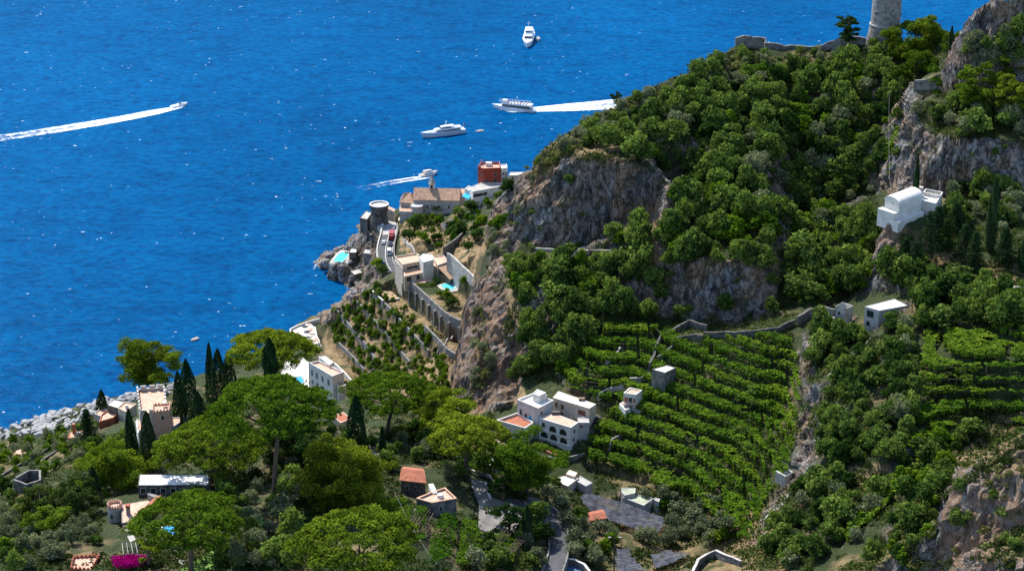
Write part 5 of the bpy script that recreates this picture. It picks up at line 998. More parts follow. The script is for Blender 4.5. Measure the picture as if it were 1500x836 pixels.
# ------------------------------------------------ foliage builders: many leaf-sized faces in lobes
TR = np.random.default_rng(3)
def unit(n, up=-1.0, r=TR):
    v = r.normal(size=(n*3+20, 3)); v /= np.linalg.norm(v, axis=1, keepdims=True); v = v[v[:, 2] > up]
    return v[:n]
def quads(P, N, size, tint, r=TR, jit=.7, asp=1.0):
    """one small kite of leaves at each point"""
    n = len(P); N = N+r.normal(size=(n, 3))*jit; N /= np.linalg.norm(N, axis=1, keepdims=True)+1e-9
    a = r.normal(size=(n, 3)); U = np.cross(N, a); U /= np.linalg.norm(U, axis=1, keepdims=True)+1e-9; W = np.cross(N, U)
    s = (size*(.6+.8*r.random(n)))[:, None] if np.isscalar(size) else (size*(.6+.8*r.random(n)))[:, None]
    V = np.stack([P+U*s, P+W*s*asp*.7+U*s*.1, P-U*s*.8, P-W*s*asp*.7-U*s*.1], 1).reshape(-1, 3)
    return V, np.repeat(tint, 4)
class Leaves:
    def __init__(s): s.V, s.T = [], []
    def add(s, P, N, size, tint, **k):
        v, t = quads(P, N, size, np.clip(tint, 0, 1), **k); s.V.append(v); s.T.append(t)
    def lobe(s, c, rad, n, size, tint, up=-.35, r=TR, jit=.7):
        u = unit(n, up, r); rr = (.62+.55*r.random(len(u)))[:, None]; P = np.array(c)+u*np.array(rad)*rr
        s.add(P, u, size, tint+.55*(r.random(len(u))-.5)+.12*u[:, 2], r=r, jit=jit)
    def mesh(s, name):
        V = np.concatenate(s.V); T_ = np.concatenate(s.T); F = np.arange(len(V)).reshape(-1, 4)
        return np_mesh(name, V, F, False, {'tint': T_})
def limb(V, F, pts, r0, r1, n=6):
    m = len(pts)-1
    for i in range(m): tube(V, F, pts[i], pts[i+1], r0+(r1-r0)*i/m, r0+(r1-r0)*(i+1)/m, n)
BARK = M('bark', (.16, .11, .08), (.07, .05, .04), scale=1.5); BARKG = M('bark_grey', (.17, .15, .13), (.08, .07, .06), scale=1.5)
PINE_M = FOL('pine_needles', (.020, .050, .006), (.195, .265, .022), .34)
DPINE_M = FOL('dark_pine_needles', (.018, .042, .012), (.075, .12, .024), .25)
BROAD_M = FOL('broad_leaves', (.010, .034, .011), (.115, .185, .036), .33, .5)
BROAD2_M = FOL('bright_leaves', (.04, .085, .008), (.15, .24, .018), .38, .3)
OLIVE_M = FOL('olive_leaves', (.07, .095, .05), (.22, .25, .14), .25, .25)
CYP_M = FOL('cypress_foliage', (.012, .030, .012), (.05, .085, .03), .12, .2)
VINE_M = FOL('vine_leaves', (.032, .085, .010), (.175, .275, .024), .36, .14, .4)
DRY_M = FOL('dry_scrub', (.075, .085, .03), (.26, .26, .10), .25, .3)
def stems(trunk, R_, seed, n=5, lean=0.0, r0=.35, top=None):
    r = np.random.default_rng(seed); V, F = [], []; fork = (lean, lean*.4, trunk*.62); limb(V, F, [(0, 0, -1.5), (lean*.4, 0, trunk*.3), fork], r0*1.25, r0*.8, 8)
    for i in range(n):
        a = 2*math.pi*(i+r.random()*.5)/n; e = R_*(.35+.35*r.random())
        p2 = (fork[0]+math.cos(a)*e*.45, fork[1]+math.sin(a)*e*.45, trunk*.82); p3 = (fork[0]+math.cos(a)*e, fork[1]+math.sin(a)*e, trunk*1.02)
        limb(V, F, [fork, p2, p3], r0*.5, r0*.18, 5)
    return V, F
def quadmesh(name, V, F): return np_mesh(name, V, F, True)
def umbrella_meshes(R_, th, trunk, seed, dens=1.0, lean=0., sharp=1.0):
    """flat-topped dome of tufted pads over spreading limbs"""
    r = np.random.default_rng(seed); L = Leaves(); n = int(112*dens*(R_/10)**2)+30; i = 0
    while i < n:
        a, q = r.random()*2*math.pi, math.sqrt(r.random()); edge = 1+.10*math.sin(3*a+seed)+.07*math.sin(7*a+2*seed)
        x, y = q*R_*edge*math.cos(a), q*R_*edge*math.sin(a); z = th*(1-q**2.4)+.42*r.normal()
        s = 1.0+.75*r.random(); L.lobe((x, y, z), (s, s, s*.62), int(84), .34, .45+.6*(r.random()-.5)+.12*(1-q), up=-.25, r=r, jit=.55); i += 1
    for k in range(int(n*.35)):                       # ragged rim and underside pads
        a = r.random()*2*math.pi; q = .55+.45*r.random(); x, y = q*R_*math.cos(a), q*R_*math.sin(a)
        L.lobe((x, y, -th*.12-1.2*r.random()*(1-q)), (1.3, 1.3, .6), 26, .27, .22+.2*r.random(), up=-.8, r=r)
    me = L.mesh('umbrella_crown'); V, F = [], []; f = (lean*.6, 0, -trunk*.32)
    limb(V, F, [(lean*-.2, 0, -trunk-2), (lean*.1, 0, -trunk*.7), f], .8, .55, 8)
    for k in range(9):
        a = 2*math.pi*(k+.6*r.random())/9; e = R_*(.5+.3*r.random())
        limb(V, F, [f, (f[0]*.7+math.cos(a)*e*.35, math.sin(a)*e*.35, -trunk*.14), (math.cos(a)*e, math.sin(a)*e, -.1+.3*th*(1-(e/R_)**2))], .30, .09, 5)
    return me, quadmesh('trunk', V, F)
def clump_pine_meshes(R_, hgt, trunk, seed, nl=26, size=.30, tint=.5):
    """open crown of separate rounded pads at the ends of limbs (origin at crown centre)"""
    r = np.random.default_rng(seed); L = Leaves(); V, F = [], []; limb(V, F, [(0, 0, -trunk-1.5), (.3, .2, -trunk*.4), (0, 0, hgt*.25)], .5, .22, 7)
    for k in range(nl):
        a = r.random()*2*math.pi; q = r.random()**.6; zz = hgt*(r.random()*1.0-.5); q *= math.sqrt(max(.12, 1-(zz/(hgt*.62))**2))
        c = (q*R_*math.cos(a), q*R_*math.sin(a), zz); s = R_*(.20+.13*r.random())
        tt = tint+.35*(r.random()-.5)
        for j in range(5):
            o_ = r.normal(size=3)*s*.45; L.lobe((c[0]+o_[0], c[1]+o_[1], c[2]+o_[2]*.4), (s*.62, s*.62, s*.42), int(14+34*s*s*.5), size, tt, up=-.3, r=r, jit=.55)
        limb(V, F, [(0, 0, min(zz-.8, hgt*.2)-.2*q*R_), (c[0]*.5, c[1]*.5, zz-.7), c], .16, .05, 4)
    return L.mesh('pine_crown'), quadmesh('trunk', V, F)
def broad_meshes(R_, hgt, seed, nl=16, size=.36, n=46, loose=1.0):
    """origin on the ground"""
    r = np.random.default_rng(seed); L = Leaves(); base = hgt*.42
    nl = int(nl*1.7); n = int(n*.72); skew = (r.normal()*.2*R_, r.normal()*.2*R_)
    for k in range(nl):
        a = r.random()*2*math.pi; u = r.random(); q = math.sqrt(r.random())*(1.0-.5*u); s = R_*(.17+.24*r.random()**1.5)
        c = (q*R_*math.cos(a)+skew[0]*u, q*R_*math.sin(a)+skew[1]*u, base+(hgt-base)*u*(.8+.3*r.random())-.1*hgt*q)
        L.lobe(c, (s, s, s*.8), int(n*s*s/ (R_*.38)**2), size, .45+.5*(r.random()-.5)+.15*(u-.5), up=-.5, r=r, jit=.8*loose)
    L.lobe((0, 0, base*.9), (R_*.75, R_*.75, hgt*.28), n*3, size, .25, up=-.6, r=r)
    V, F = stems(hgt*.55, R_*.8, seed, 4, .2, .07*R_+.06); return L.mesh('crown'), quadmesh('trunk', V, F)
def cypress_meshes(hgt, R_, seed, n=2600):
    r = np.random.default_rng(seed); L = Leaves(); u = r.random(n)**.8; prof = np.interp(u, [0, .08, .35, .7, .93, 1], [.55, .85, 1, .68, .25, .03])
    a = r.random(n)*2*math.pi; b = 1+.16*np.sin(3*a+9*u+seed)+.10*np.sin(17*u+5*a)
    P = np.stack([R_*prof*b*np.cos(a), R_*prof*b*np.sin(a), .3+u*hgt], 1); N = np.stack([np.cos(a), np.sin(a), .35+0*a], 1)
    L.add(P*(np.array([1, 1, 1])), N, .28, .4+.35*np.sin(11*u+3*a+seed)*.5+.3*(r.random(n)-.5), r=r, jit=.45, asp=1.3)
    V, F = [], []; limb(V, F, [(0, 0, -1), (0, 0, hgt*.3)], .25, .15, 6); return L.mesh('cypress_crown'), quadmesh('trunk', V, F)
def conifer_meshes(hgt, R_, seed):
    r = np.random.default_rng(seed); L = Leaves(); V, F = [], []; limb(V, F, [(0, 0, -1), (0, 0, hgt*.5), (0, 0, hgt)], .3, .05, 6)
    for k in range(15):
        u = k/15; z = hgt*(.12+.86*u); rr = R_*(1-u)**.8+.3
        for j in range(7):
            a = 2*math.pi*(j+r.random())/7; e = rr*(.6+.5*r.random())
            for q in (.35, .65, 1.0): L.lobe((e*q*math.cos(a), e*q*math.sin(a), z-.25*e*q), (.55+.25*q*rr*.3, .55+.25*q*rr*.3, .32), 14, .24, .35+.4*(r.random()-.5), up=-.4, r=r)
            limb(V, F, [(0, 0, z), (e*math.cos(a), e*math.sin(a), z-.3*e)], .07, .03, 4)
    return L.mesh('conifer_crown'), quadmesh('trunk', V, F)
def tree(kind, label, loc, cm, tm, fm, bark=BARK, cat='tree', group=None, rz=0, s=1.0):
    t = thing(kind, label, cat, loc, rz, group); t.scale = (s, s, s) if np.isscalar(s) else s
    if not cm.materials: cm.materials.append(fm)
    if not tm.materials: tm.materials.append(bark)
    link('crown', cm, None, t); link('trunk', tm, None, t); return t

# ---- umbrella pines: crown centre pixel, crown width in pixels, distance
UMB = [
 (395,510,126,560,9,'umbrella pine with a dark flat crown and leafless lower limbs beside the white hotel'),
 (396,592,184,470,11,'largest umbrella pine, its broad domed crown rising in the middle of the garden slope'),
 (307,648,160,494,12,'umbrella pine whose crown shades the long white roofed pavilion'),
 (275,758,156,423,14,'umbrella pine spreading over the small blue garden pool'),
 (522,788,178,408,13,'umbrella pine at the lower edge with a wide crown above the lemon pergolas'),
 (566,572,124,548,9,'umbrella pine with forked trunk standing below the terraced headland'),
 (682,634,112,505,9,'umbrella pine with two bare trunks beside the square flat roofed house'),
]
def crown_at(px, py, Y): p = PX(px, py, Y); return p, p.z-float(hz(p.x, p.y))
for i, (px, py, wpx, Y, thp, lab) in enumerate(UMB):
    p, tr = crown_at(px, py, Y); mp = MPP(Y, p.z); R_ = wpx*mp/2*.98; th = R_*(.36 if i != 4 else .42)
    p.z -= th*.3; tr = max(6, tr-th*.3)
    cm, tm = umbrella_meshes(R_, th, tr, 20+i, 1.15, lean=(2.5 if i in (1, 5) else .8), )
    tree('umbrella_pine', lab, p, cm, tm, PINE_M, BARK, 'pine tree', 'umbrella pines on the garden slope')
CLP = [  # px, py, width px, height px, Y, lobes, tint, label, dark
 (222,530,100,74,590,40,.42,'tall irregular pine standing against the sea behind the crenellated castle',0),
 (172,690,118,84,505,46,.62,'bright green rounded pine beside the dark cypress left of the small castle',0),
 (772,672,108,70,497,44,.62,'bright green irregular pine leaning over the parking yard',0),
 (736,706,44,44,488,16,.15,'small dark pine with a crooked trunk standing in the parking yard',1),
 (640,598,96,44,566,34,.70,'bright yellow green pine crown behind the forked umbrella pine',0),
 (600,648,80,46,548,24,.12,'dark shaded pine mass behind the red tiled house',1),
 (500,692,140,76,470,46,.38,'layered dark green pine spreading above the lemon pergolas',0),
 (70,772,76,66,462,26,.50,'pale green pine in the lower left corner of the photo',0),
 (118,728,80,50,480,26,.22,'grey green layered cedar left of the small castle',1),
 (440,650,110,60,505,26,.15,'dark shaded pine under the largest umbrella pine',1),
 (1342,60,92,66,722,40,.40,'spreading pine right beside the ruined round watchtower',0),
 (1392,74,60,50,705,24,.42,'pine between the round watchtower and the grey crag',0),
 (1243,42,34,40,738,34,.25,'lone dark pine left of the ruined round watchtower',1),
 (1435,122,72,48,640,26,.46,'pine on the ledge below the grey crag',0),
 (1480,140,60,56,632,24,.44,'pine on the cliff ledge at the right edge of the photo',0),
 (1480,100,44,44,648,16,.36,'small pine clinging to the grey crag',0),
 (1340,100,70,46,700,26,.30,'dark pine on the saddle below the round watchtower',0),
 (1390,118,60,40,668,20,.34,'low pine at the head of the tall cliff',0),
 (905,142,22,26,690,12,.15,'small dark tree on the skyline where the ferry wake ends',1),
 (1248,262,60,64,668,26,.40,'tall pale green pine in the shaded gully left of the white chapel',0),
 (60,745,70,50,490,22,.42,'shrubby pale pine on the lower left slope',1),
 (690,688,70,50,520,24,.2,'dark pine shading the upper end of the parking yard',1),
 (745,760,60,44,470,18,.3,'low pine beside the ivy clad cypress',1),
 (215,800,40,40,428,12,.5,'small bushy pine beside the little castle steps',0),
 (420,610,90,50,540,22,.12,'dark tree crown hidden behind the largest umbrella pine',1),
]
for i, (px, py, wp, hp, Y, nl, tint, lab, dk) in enumerate(CLP):
    p, tr = crown_at(px, py, Y); mp = MPP(Y, p.z); cm, tm = clump_pine_meshes(wp*mp/2*.92, hp*mp*.9, max(3, tr), 60+i, nl, .30 if Y < 600 else .36, tint)
    tree('pine_tree', lab, p, cm, tm, DPINE_M if dk else PINE_M, BARK, 'pine tree', 'irregular pines of the hillside')
# ---- cypresses: px, top, base, width px, Y
CYP = [(277,527,606,30,548,'tallest dark cypress right of the crenellated castle'),(291,574,614,26,530,'short stout cypress in front of the tallest cypress by the castle'),
 (264,545,606,22,556,'slim cypress touching the castle side of the tallest cypress'),
 (322,512,574,30,580,'dark cypress with a broad base behind the big pine crown'),(309,503,560,16,600,'thin cypress tip against the sea above the pines'),(337,515,570,26,585,'right cypress of the dark clump against the sea'),
 (397,496,556,22,535,'dark cypress in front of the flat crowned pine by the hotel'),(523,580,646,27,520,'sharply pointed cypress beside the small red roof'),(561,627,674,9,515,'thin pencil cypress beside the drive in the middle garden'),
 (192,600,650,18,520,'narrow cypress in front of the left wall of the castle'),(218,604,656,25,512,'fuller cypress in front of the castle terrace wall'),
 (150,572,598,18,640,'small rounded cypress against the sea left of the white roof'),(139,685,732,18,492,'dark cypress in the scrub above the small castle'),
 (772,742,797,15,468,'narrow ivy clad cypress at the edge of the lower road'),
 (1449,262,370,15,574,'tallest thin cypress against the shaded cliff right of the chapel'),(1341,230,282,9,600,'thin pencil cypress behind the white chapel'),(1496,345,420,16,560,'dark cypress at the right edge of the photo'),
 (1374,128,170,9,668,'thin cypress at the foot of the grey crag'),(1393,40,62,8,700,'tiny cypress tip on the skyline beside the crag'),(215,530,560,14,600,'cypress hidden under the tall seaside pine')]
for i, (px, y0, y1, wp, Y, lab) in enumerate(CYP):
    g = PX(px, y1, Y); gz = float(hz(g.x, g.y)); top = PX(px, y0, Y).z; zb = min(g.z, top-4); zb = gz if abs(gz-zb) < 14 and gz < top-4 else zb; mp = MPP(Y, zb)
    cm, tm = cypress_meshes(top-zb, wp*mp/2, 100+i, int(1200+45*(y1-y0)))
    tree('cypress', lab, (g.x, g.y, zb), cm, tm, CYP_M, BARK, 'cypress', 'cypresses of the gardens and groves')
CON = [(131,596,660,40,560,'dark layered conifer left of the castle with an open spiky outline'),(1358,305,382,40,574,'dark conifer below the right side of the white chapel'),(1384,318,372,22,578,'pale conifer between the dark conifers of the cypress grove'),
 (1410,325,388,38,572,'dark conifer in the middle of the cliff foot grove'),(1340,352,400,30,570,'short dark conifer below the chapel wall'),(1425,335,400,30,565,'right dark conifer of the cliff foot grove'),(1372,300,352,34,582,'upper dark conifer right of the chapel annex'),(1398,295,350,30,590,'tallest back conifer of the cliff foot grove'),(1468,330,400,36,566,'dark conifer right of the thin tall cypress'),(1322,345,405,34,574,'bushy conifer on the rock pillar under the chapel')]
for i, (px, y0, y1, wp, Y, lab) in enumerate(CON):
    g = PX(px, y1, Y); gz = float(hz(g.x, g.y)); top = PX(px, y0, Y).z; gz = min(gz, top-5); mp = MPP(Y, gz)
    cm, tm = conifer_meshes(top-gz, wp*mp/2, 150+i); tree('conifer', lab, (g.x, g.y, gz), cm, tm, CYP_M if i != 2 else DPINE_M, BARK, 'conifer tree', 'dark conifers')

# ---- broadleaf kinds
def pix_in(polys, n, seed):
    r = np.random.default_rng(seed); out = []
    for pl in polys:
        a = np.array(pl); ar = .5*abs(np.dot(a[:, 0], np.roll(a[:, 1], 1))-np.dot(a[:, 1], np.roll(a[:, 0], 1))); out.append(ar)
    tot = sum(out); P = []
    for pl, ar in zip(polys, out):
        a = np.array(pl); m = int(n*ar/tot)+1; bx = a.max(0)-a.min(0)
        q = a.min(0)+r.random((int(m*bx.prod()/ar*1.3)+30, 2))*bx; q = q[poly_mask_px(pl, q[:, 0], q[:, 1])][:m]; P.append(q)
    return np.concatenate(P)
BLD = []                                            # building footprints in pixels: nothing grows there
def clear_px(q):
    ok = np.ones(len(q), bool)
    for pl in NOTREE: ok &= ~poly_mask_px(pl, q[:, 0], q[:, 1])
    return ok
NOTREE = [[(722,560),(878,560),(890,620),(840,668),(722,650)],[(900,550),(945,550),(948,612),(900,612)],[(945,520),(1005,520),(1005,580),(945,580)],[(1280,265),(1390,265),(1390,345),(1280,345)],[(1262,430),(1345,430),(1345,480),(1262,480)],[(1218,436),(1262,436),(1262,478),(1218,478)],
 [(190,545),(290,545),(290,660),(190,660)],[(145,570),(200,570),(200,630),(145,630)],[(190,680),(320,680),(320,725),(190,725)],[(150,715),(240,715),(240,790),(150,790)],[(580,682),(625,680),(672,715),(672,762),(605,742)],[(686,700),(716,704),(768,740),(768,787),(700,780)],[(765,733),(808,738),(832,780),(828,836),(796,836),(800,770)],
 [(575,340),(600,340),(640,372),(712,360),(712,420),(680,478),(590,450)],[(540,310),(585,310),(585,420),(545,420)],[(420,470),(515,520),(520,610),(420,600)],[(690,225),(770,240),(770,300),(715,335),(680,280)],[(580,262),(690,262),(690,315),(580,320)],[(1255,20),(1325,20),(1310,66),(1262,66)],
 [(800,675),(870,675),(870,716),(800,716)],[(846,722),(866,720),(912,730),(982,758),(970,795),(900,782),(850,754)],[(898,796),(945,798),(960,812),(985,798),(1018,808),(990,842),(898,842)],[(1020,800),(1120,800),(1120,836),(1020,836)],[(1440,412),(1500,412),(1500,436),(1440,436)],[(1265,490),(1320,490),(1320,525),(1265,525)],[(1240,680),(1290,680),(1290,722),(1240,722)],
 [(936,470),(1012,470),(1160,462),(1165,492),(1000,500),(975,540),(870,590),(880,570),(936,545)],[(95,800),(150,800),(150,836),(95,836)],[(165,790),(250,820),(300,790),(320,836),(165,836)],[(1,1),(2,1),(2,2)],[(1125,680),(1165,680),(1165,705),(1125,705)]]
PROTO = {}
def protos(key, n, f): PROTO[key] = [f(i) for i in range(n)]
protos('broad', 6, lambda i: broad_meshes(3.4, 6.4, 200+i, 20, .42, 60))
protos('bright', 3, lambda i: broad_meshes(3.0, 5.2, 220+i, 16, .40, 52))
protos('olive', 4, lambda i: broad_meshes(3.0, 5.4, 240+i, 20, .30, 62, 1.2))
protos('shrub', 4, lambda i: broad_meshes(1.8, 2.5, 260+i, 8, .32, 30))
FM = {'broad': (BROAD_M, BARKG), 'bright': (BROAD2_M, BARKG), 'olive': (OLIVE_M, BARKG), 'shrub': (DRY_M, BARKG)}
for k, v in PROTO.items():
    for cm, tm in v: cm.materials.append(FM[k][0]); tm.materials.append(FM[k][1])
def put_tree(key, name, label, cat, group, P, s, r):
    cm, tm = PROTO[key][r.integers(len(PROTO[key]))]; t = thing(name, label, cat, P, r.random()*6.28, group); t.scale = (s, s*(.75+.5*r.random()), s*(.75+.5*r.random()))
    link('crown', cm, None, t); link('trunk', tm, None, t)
    return t
STUFF = []                                          # (key, P, s, rz)
def scatter(polys, n, keys, sr, seed, indiv=0, name='', label='', cat='tree', group='', zmin=1):
    r = np.random.default_rng(seed); q = pix_in(polys, n, seed); q = q[clear_px(q)]; x, y, z = cast(q[:, 0], q[:, 1]); k = z > zmin; x, y = x[k], y[k]
    z = hz(x, y); o_ = np.argsort(y); c = 0; ks = list(keys.keys()); pr = np.array(list(keys.values()), float); pr /= pr.sum()
    pick = set(r.permutation(len(x))[:indiv].tolist())
    for i in range(len(x)):
        s = sr[0]+(sr[1]-sr[0])*r.random()**1.8; key = ks[r.choice(len(ks), p=pr)]; P = (x[i], y[i], z[i]-.3*s)
        if i in pick: put_tree(key, name, label, cat, group, P, s, r)
        else: STUFF.append((key, P, s, r.random()*6.28))
HILL = [[(890,205),(960,170),(1040,130),(1100,112),(1180,104),(1240,96),(1290,92),(1325,130),(1318,260),(1290,330),(1270,420),(1200,455),(1150,440),(1142,345),(1060,320),(985,335),(990,270),(950,240),(870,210)]]
scatter(HILL, 800, {'broad': 5, 'olive': .8, 'bright': .7, 'shrub': .6}, (.38, 1.45), 1, 160, 'broadleaf_tree', 'dark green broadleaf tree of the shaded wood covering the big hillside', 'tree', 'trees of the shaded hillside wood')
scatter([[(985,290),(1142,300),(1142,360),(1000,375)],[(1200,310),(1290,340),(1265,430),(1180,440)],[(900,330),(980,335),(1040,380),(960,400),(905,420)]], 90, {'broad': 3, 'bright': 1}, (.8, 1.6), 2)
scatter([[(745,385),(900,382),(905,430),(960,465),(900,465),(862,500),(820,560),(780,590),(750,560),(770,480)]], 150, {'broad': 3, 'bright': 1}, (.7, 1.4), 3, 40, 'broadleaf_tree', 'green broadleaf tree in the hollow between the brown buttress and the vines', 'tree', 'trees of the hollow below the shaded cliff')
scatter([[(790,240),(905,160),(1000,117),(1080,84),(1100,130),(960,190),(860,215),(780,262)]], 300, {'shrub': 4, 'olive': 1.2, 'broad': 1}, (.45, 1.15), 4)
scatter([[(1080,84),(1150,84),(1290,72),(1290,100),(1180,112),(1090,125)]], 150, {'shrub': 2, 'olive': 1, 'broad': 1.5}, (.4, .9), 22)
scatter([[(1180,480),(1260,470),(1340,480),(1340,560),(1345,640),(1300,740),(1250,800),(1150,836),(1110,820),(1160,740),(1200,680),(1205,600),(1190,540)]], 230, {'broad': 5, 'olive': 1, 'shrub': 1}, (.6, 1.15), 5, 90, 'broadleaf_tree', 'broadleaf tree on the wooded spur between the two vineyards', 'tree', 'trees of the wooded spur between the vineyards')
scatter([[(1300,380),(1350,390),(1450,430),(1500,440),(1500,480),(1340,490),(1290,440)]], 60, {'broad': 3}, (.9, 1.5), 6, 24, 'broadleaf_tree', 'dark broadleaf tree between the cypress grove and the right vineyard', 'tree', 'trees below the cypress grove')
scatter([[(1330,170),(1500,150),(1500,205),(1400,200)],[(1340,270),(1500,290),(1500,340),(1380,330)],[(1400,60),(1500,60),(1500,110),(1410,110)]], 90, {'broad': 3, 'olive': 2}, (.7, 1.3), 7)
scatter([[(1340,640),(1440,620),(1500,560),(1440,640),(1385,690),(1370,760),(1350,836),(1260,836),(1300,780)]], 90, {'broad': 2, 'bright': 1, 'shrub': 2}, (.6, 1.1), 8, 30, 'broadleaf_tree', 'green tree in the gully left of the lower right crag', 'tree', 'trees of the gully beside the lower right crag')
scatter([[(845,720),(1060,740),(1100,836),(840,836)]], 110, {'olive': 5, 'bright': 1}, (.65, 1.05), 9, 48, 'olive_tree', 'grey green olive tree on the dry slope below the vineyard', 'olive tree', 'olive trees below the vineyard')
scatter([[(770,700),(850,690),(870,760),(845,836),(835,760)]], 26, {'olive': 4, 'broad': 1}, (.6, 1.0), 10, 12, 'olive_tree', 'olive tree on the bank beside the curved lower road', 'olive tree', 'olive trees beside the lower road')
scatter([[(0,710),(110,730),(160,740),(160,800),(100,836),(0,836)]], 90, {'olive': 4, 'broad': 1, 'bright': .6}, (.5, .95), 11, 40, 'olive_tree', 'silvery olive tree on the lower left slope', 'olive tree', 'olive trees of the lower left slope')
scatter([[(320,740),(430,740),(440,836),(320,836)],[(400,620),(560,640),(560,700),(430,740),(400,700)],[(120,640),(260,650),(300,720),(100,720)],[(590,560),(700,600),(700,660),(560,660)],[(560,660),(700,660),(720,700),(640,715),(560,690)],[(770,790),(800,790),(795,836),(690,836),(710,790)],[(230,690),(330,720),(420,720),(420,750),(250,735)]], 230, {'broad': 3, 'olive': 2}, (.55, 1.0), 12, 90, 'garden_tree', 'leafy tree filling the shade between the big pines of the garden', 'tree', 'leafy trees between the garden pines')
scatter([[(590,325),(650,325),(690,340),(650,365),(600,352)],[(735,270),(700,300),(690,345),(740,340),(760,280)],[(640,310),(700,300),(710,335),(660,335)],[(600,415),(640,430),(690,455),(690,478),(650,452),(600,425)],[(540,380),(556,395),(560,420),(545,440)]], 110, {'broad': 2, 'bright': 3}, (.45, 1.0), 13, 60, 'small_tree', 'small green tree or bush among the terraces of the village headland', 'small tree', 'small trees of the village headland')
scatter([[(480,462),(540,430),(585,440),(650,520),(660,600),(600,560),(560,560),(500,540)]], 390, {'broad': 1, 'bright': 4}, (.26, .6), 21, 140, 'citrus_bush', 'small bright bush planted in a row on the terraces below the villa', 'bush', 'bushes planted on the headland terraces')
for i_, (x_, y_, s_) in enumerate(((802,733,1.1),(824,752,1.2),(835,776,1.1),(840,800,1.0),(795,790,1.0),(785,765,1.1))):
    put_tree('olive' if i_ < 4 else 'broad', 'roadside_tree', 'tree overhanging the curved lower road', 'tree', 'trees overhanging the lower road', G(x_, y_), s_, np.random.default_rng(90+i_))
for i_, (x_, y_, s_) in enumerate(((632,306,1.5),(607,343,1.4),(600,352,1.1),(640,312,1.1),(672,318,1.1),(690,312,1.2),(714,304,1.0),(730,296,1.0),(743,285,.9),(655,440,.85),(646,436,.7),(663,451,1.0),(681,423,.9),(660,340,1.0),(675,346,1.0),(620,350,.9),(700,352,1.0),(686,368,.8),(552,392,1.2),(560,402,1.0))):
    p_ = G(x_, y_); put_tree('broad' if i_ % 3 else 'bright', 'village_tree', 'rounded green tree standing among the houses of the village headland', 'tree', 'rounded trees of the village headland', p_, s_*.95, np.random.default_rng(i_))
scatter([[(765,250),(800,225),(760,330),(715,420),(720,560),(690,590),(690,500),(705,360)]], 170, {'shrub': 3, 'olive': 1}, (.35, .9), 14)
scatter([[(0,650),(120,620),(150,600),(150,650),(60,700),(0,700)]], 110, {'bright': 3, 'olive': 2}, (.35, .7), 15)
scatter([[(1380,690),(1500,630),(1500,836),(1400,836)]], 40, {'shrub': 3, 'broad': 1}, (.35, .8), 16)
scatter([[(905,395),(1140,370),(1140,455),(960,470)],[(775,270),(980,255),(980,370),(775,370)],[(1330,200),(1500,205),(1500,290),(1330,285)]], 75, {'shrub': 3, 'broad': 1}, (.25, .6), 23)
scatter([[(915,395),(985,388),(965,455),(935,430)],[(1040,372),(1145,366),(1140,400),(1050,395)],[(990,462),(1140,455),(1140,474),(985,478)]], 34, {'broad': 1}, (.6, 1.2), 24)
scatter([[(862,470),(960,478),(1165,470),(1180,560),(1140,690),(1095,790),(990,740),(865,680)]], 60, {'bright': 2, 'broad': 2}, (.35, .7), 17)
def merge(items, kind):
    Vs, Ts = [], []
    for key, P, s, a in items:
        cm = PROTO[key][int(a*100) % len(PROTO[key])][0]; n = len(cm.vertices); v = np.empty(n*3, np.float32); cm.vertices.foreach_get('co', v); v = v.reshape(-1, 3)
        t = np.empty(n, np.float32); cm.attributes['tint'].data.foreach_get('value', t); c, q = math.cos(a), math.sin(a)
        f1, f2 = .75+.6*((a*13.1) % 1), .7+.65*((a*5.7) % 1); v = v*np.array([1, f1, f2]); v = np.stack([v[:, 0]*c-v[:, 1]*q, v[:, 0]*q+v[:, 1]*c, v[:, 2]], 1)*s+np.array(P); Vs.append(v); Ts.append(np.clip(t+.5*((a*7.3) % 1-.5), 0, 1))
    V = np.concatenate(Vs); return np_mesh(kind, V, np.arange(len(V)).reshape(-1, 4), False, {'tint': np.concatenate(Ts)})
for key, nm in (('broad', 'woodland'), ('bright', 'bright_undergrowth'), ('olive', 'grey_undergrowth'), ('shrub', 'scrub')):
    it = [q for q in STUFF if q[0] == key]
    if it: tag(link(nm, merge(it, nm), FM[key][0]), {'broad': 'dense dark green wood covering the big shaded hillside behind single trees', 'bright': 'bright green undergrowth scattered over slopes and terraces', 'olive': 'grey green bushes scattered over dry slopes', 'shrub': 'low dry scrub on ridges and rocks'}[key], 'vegetation', kind='stuff')
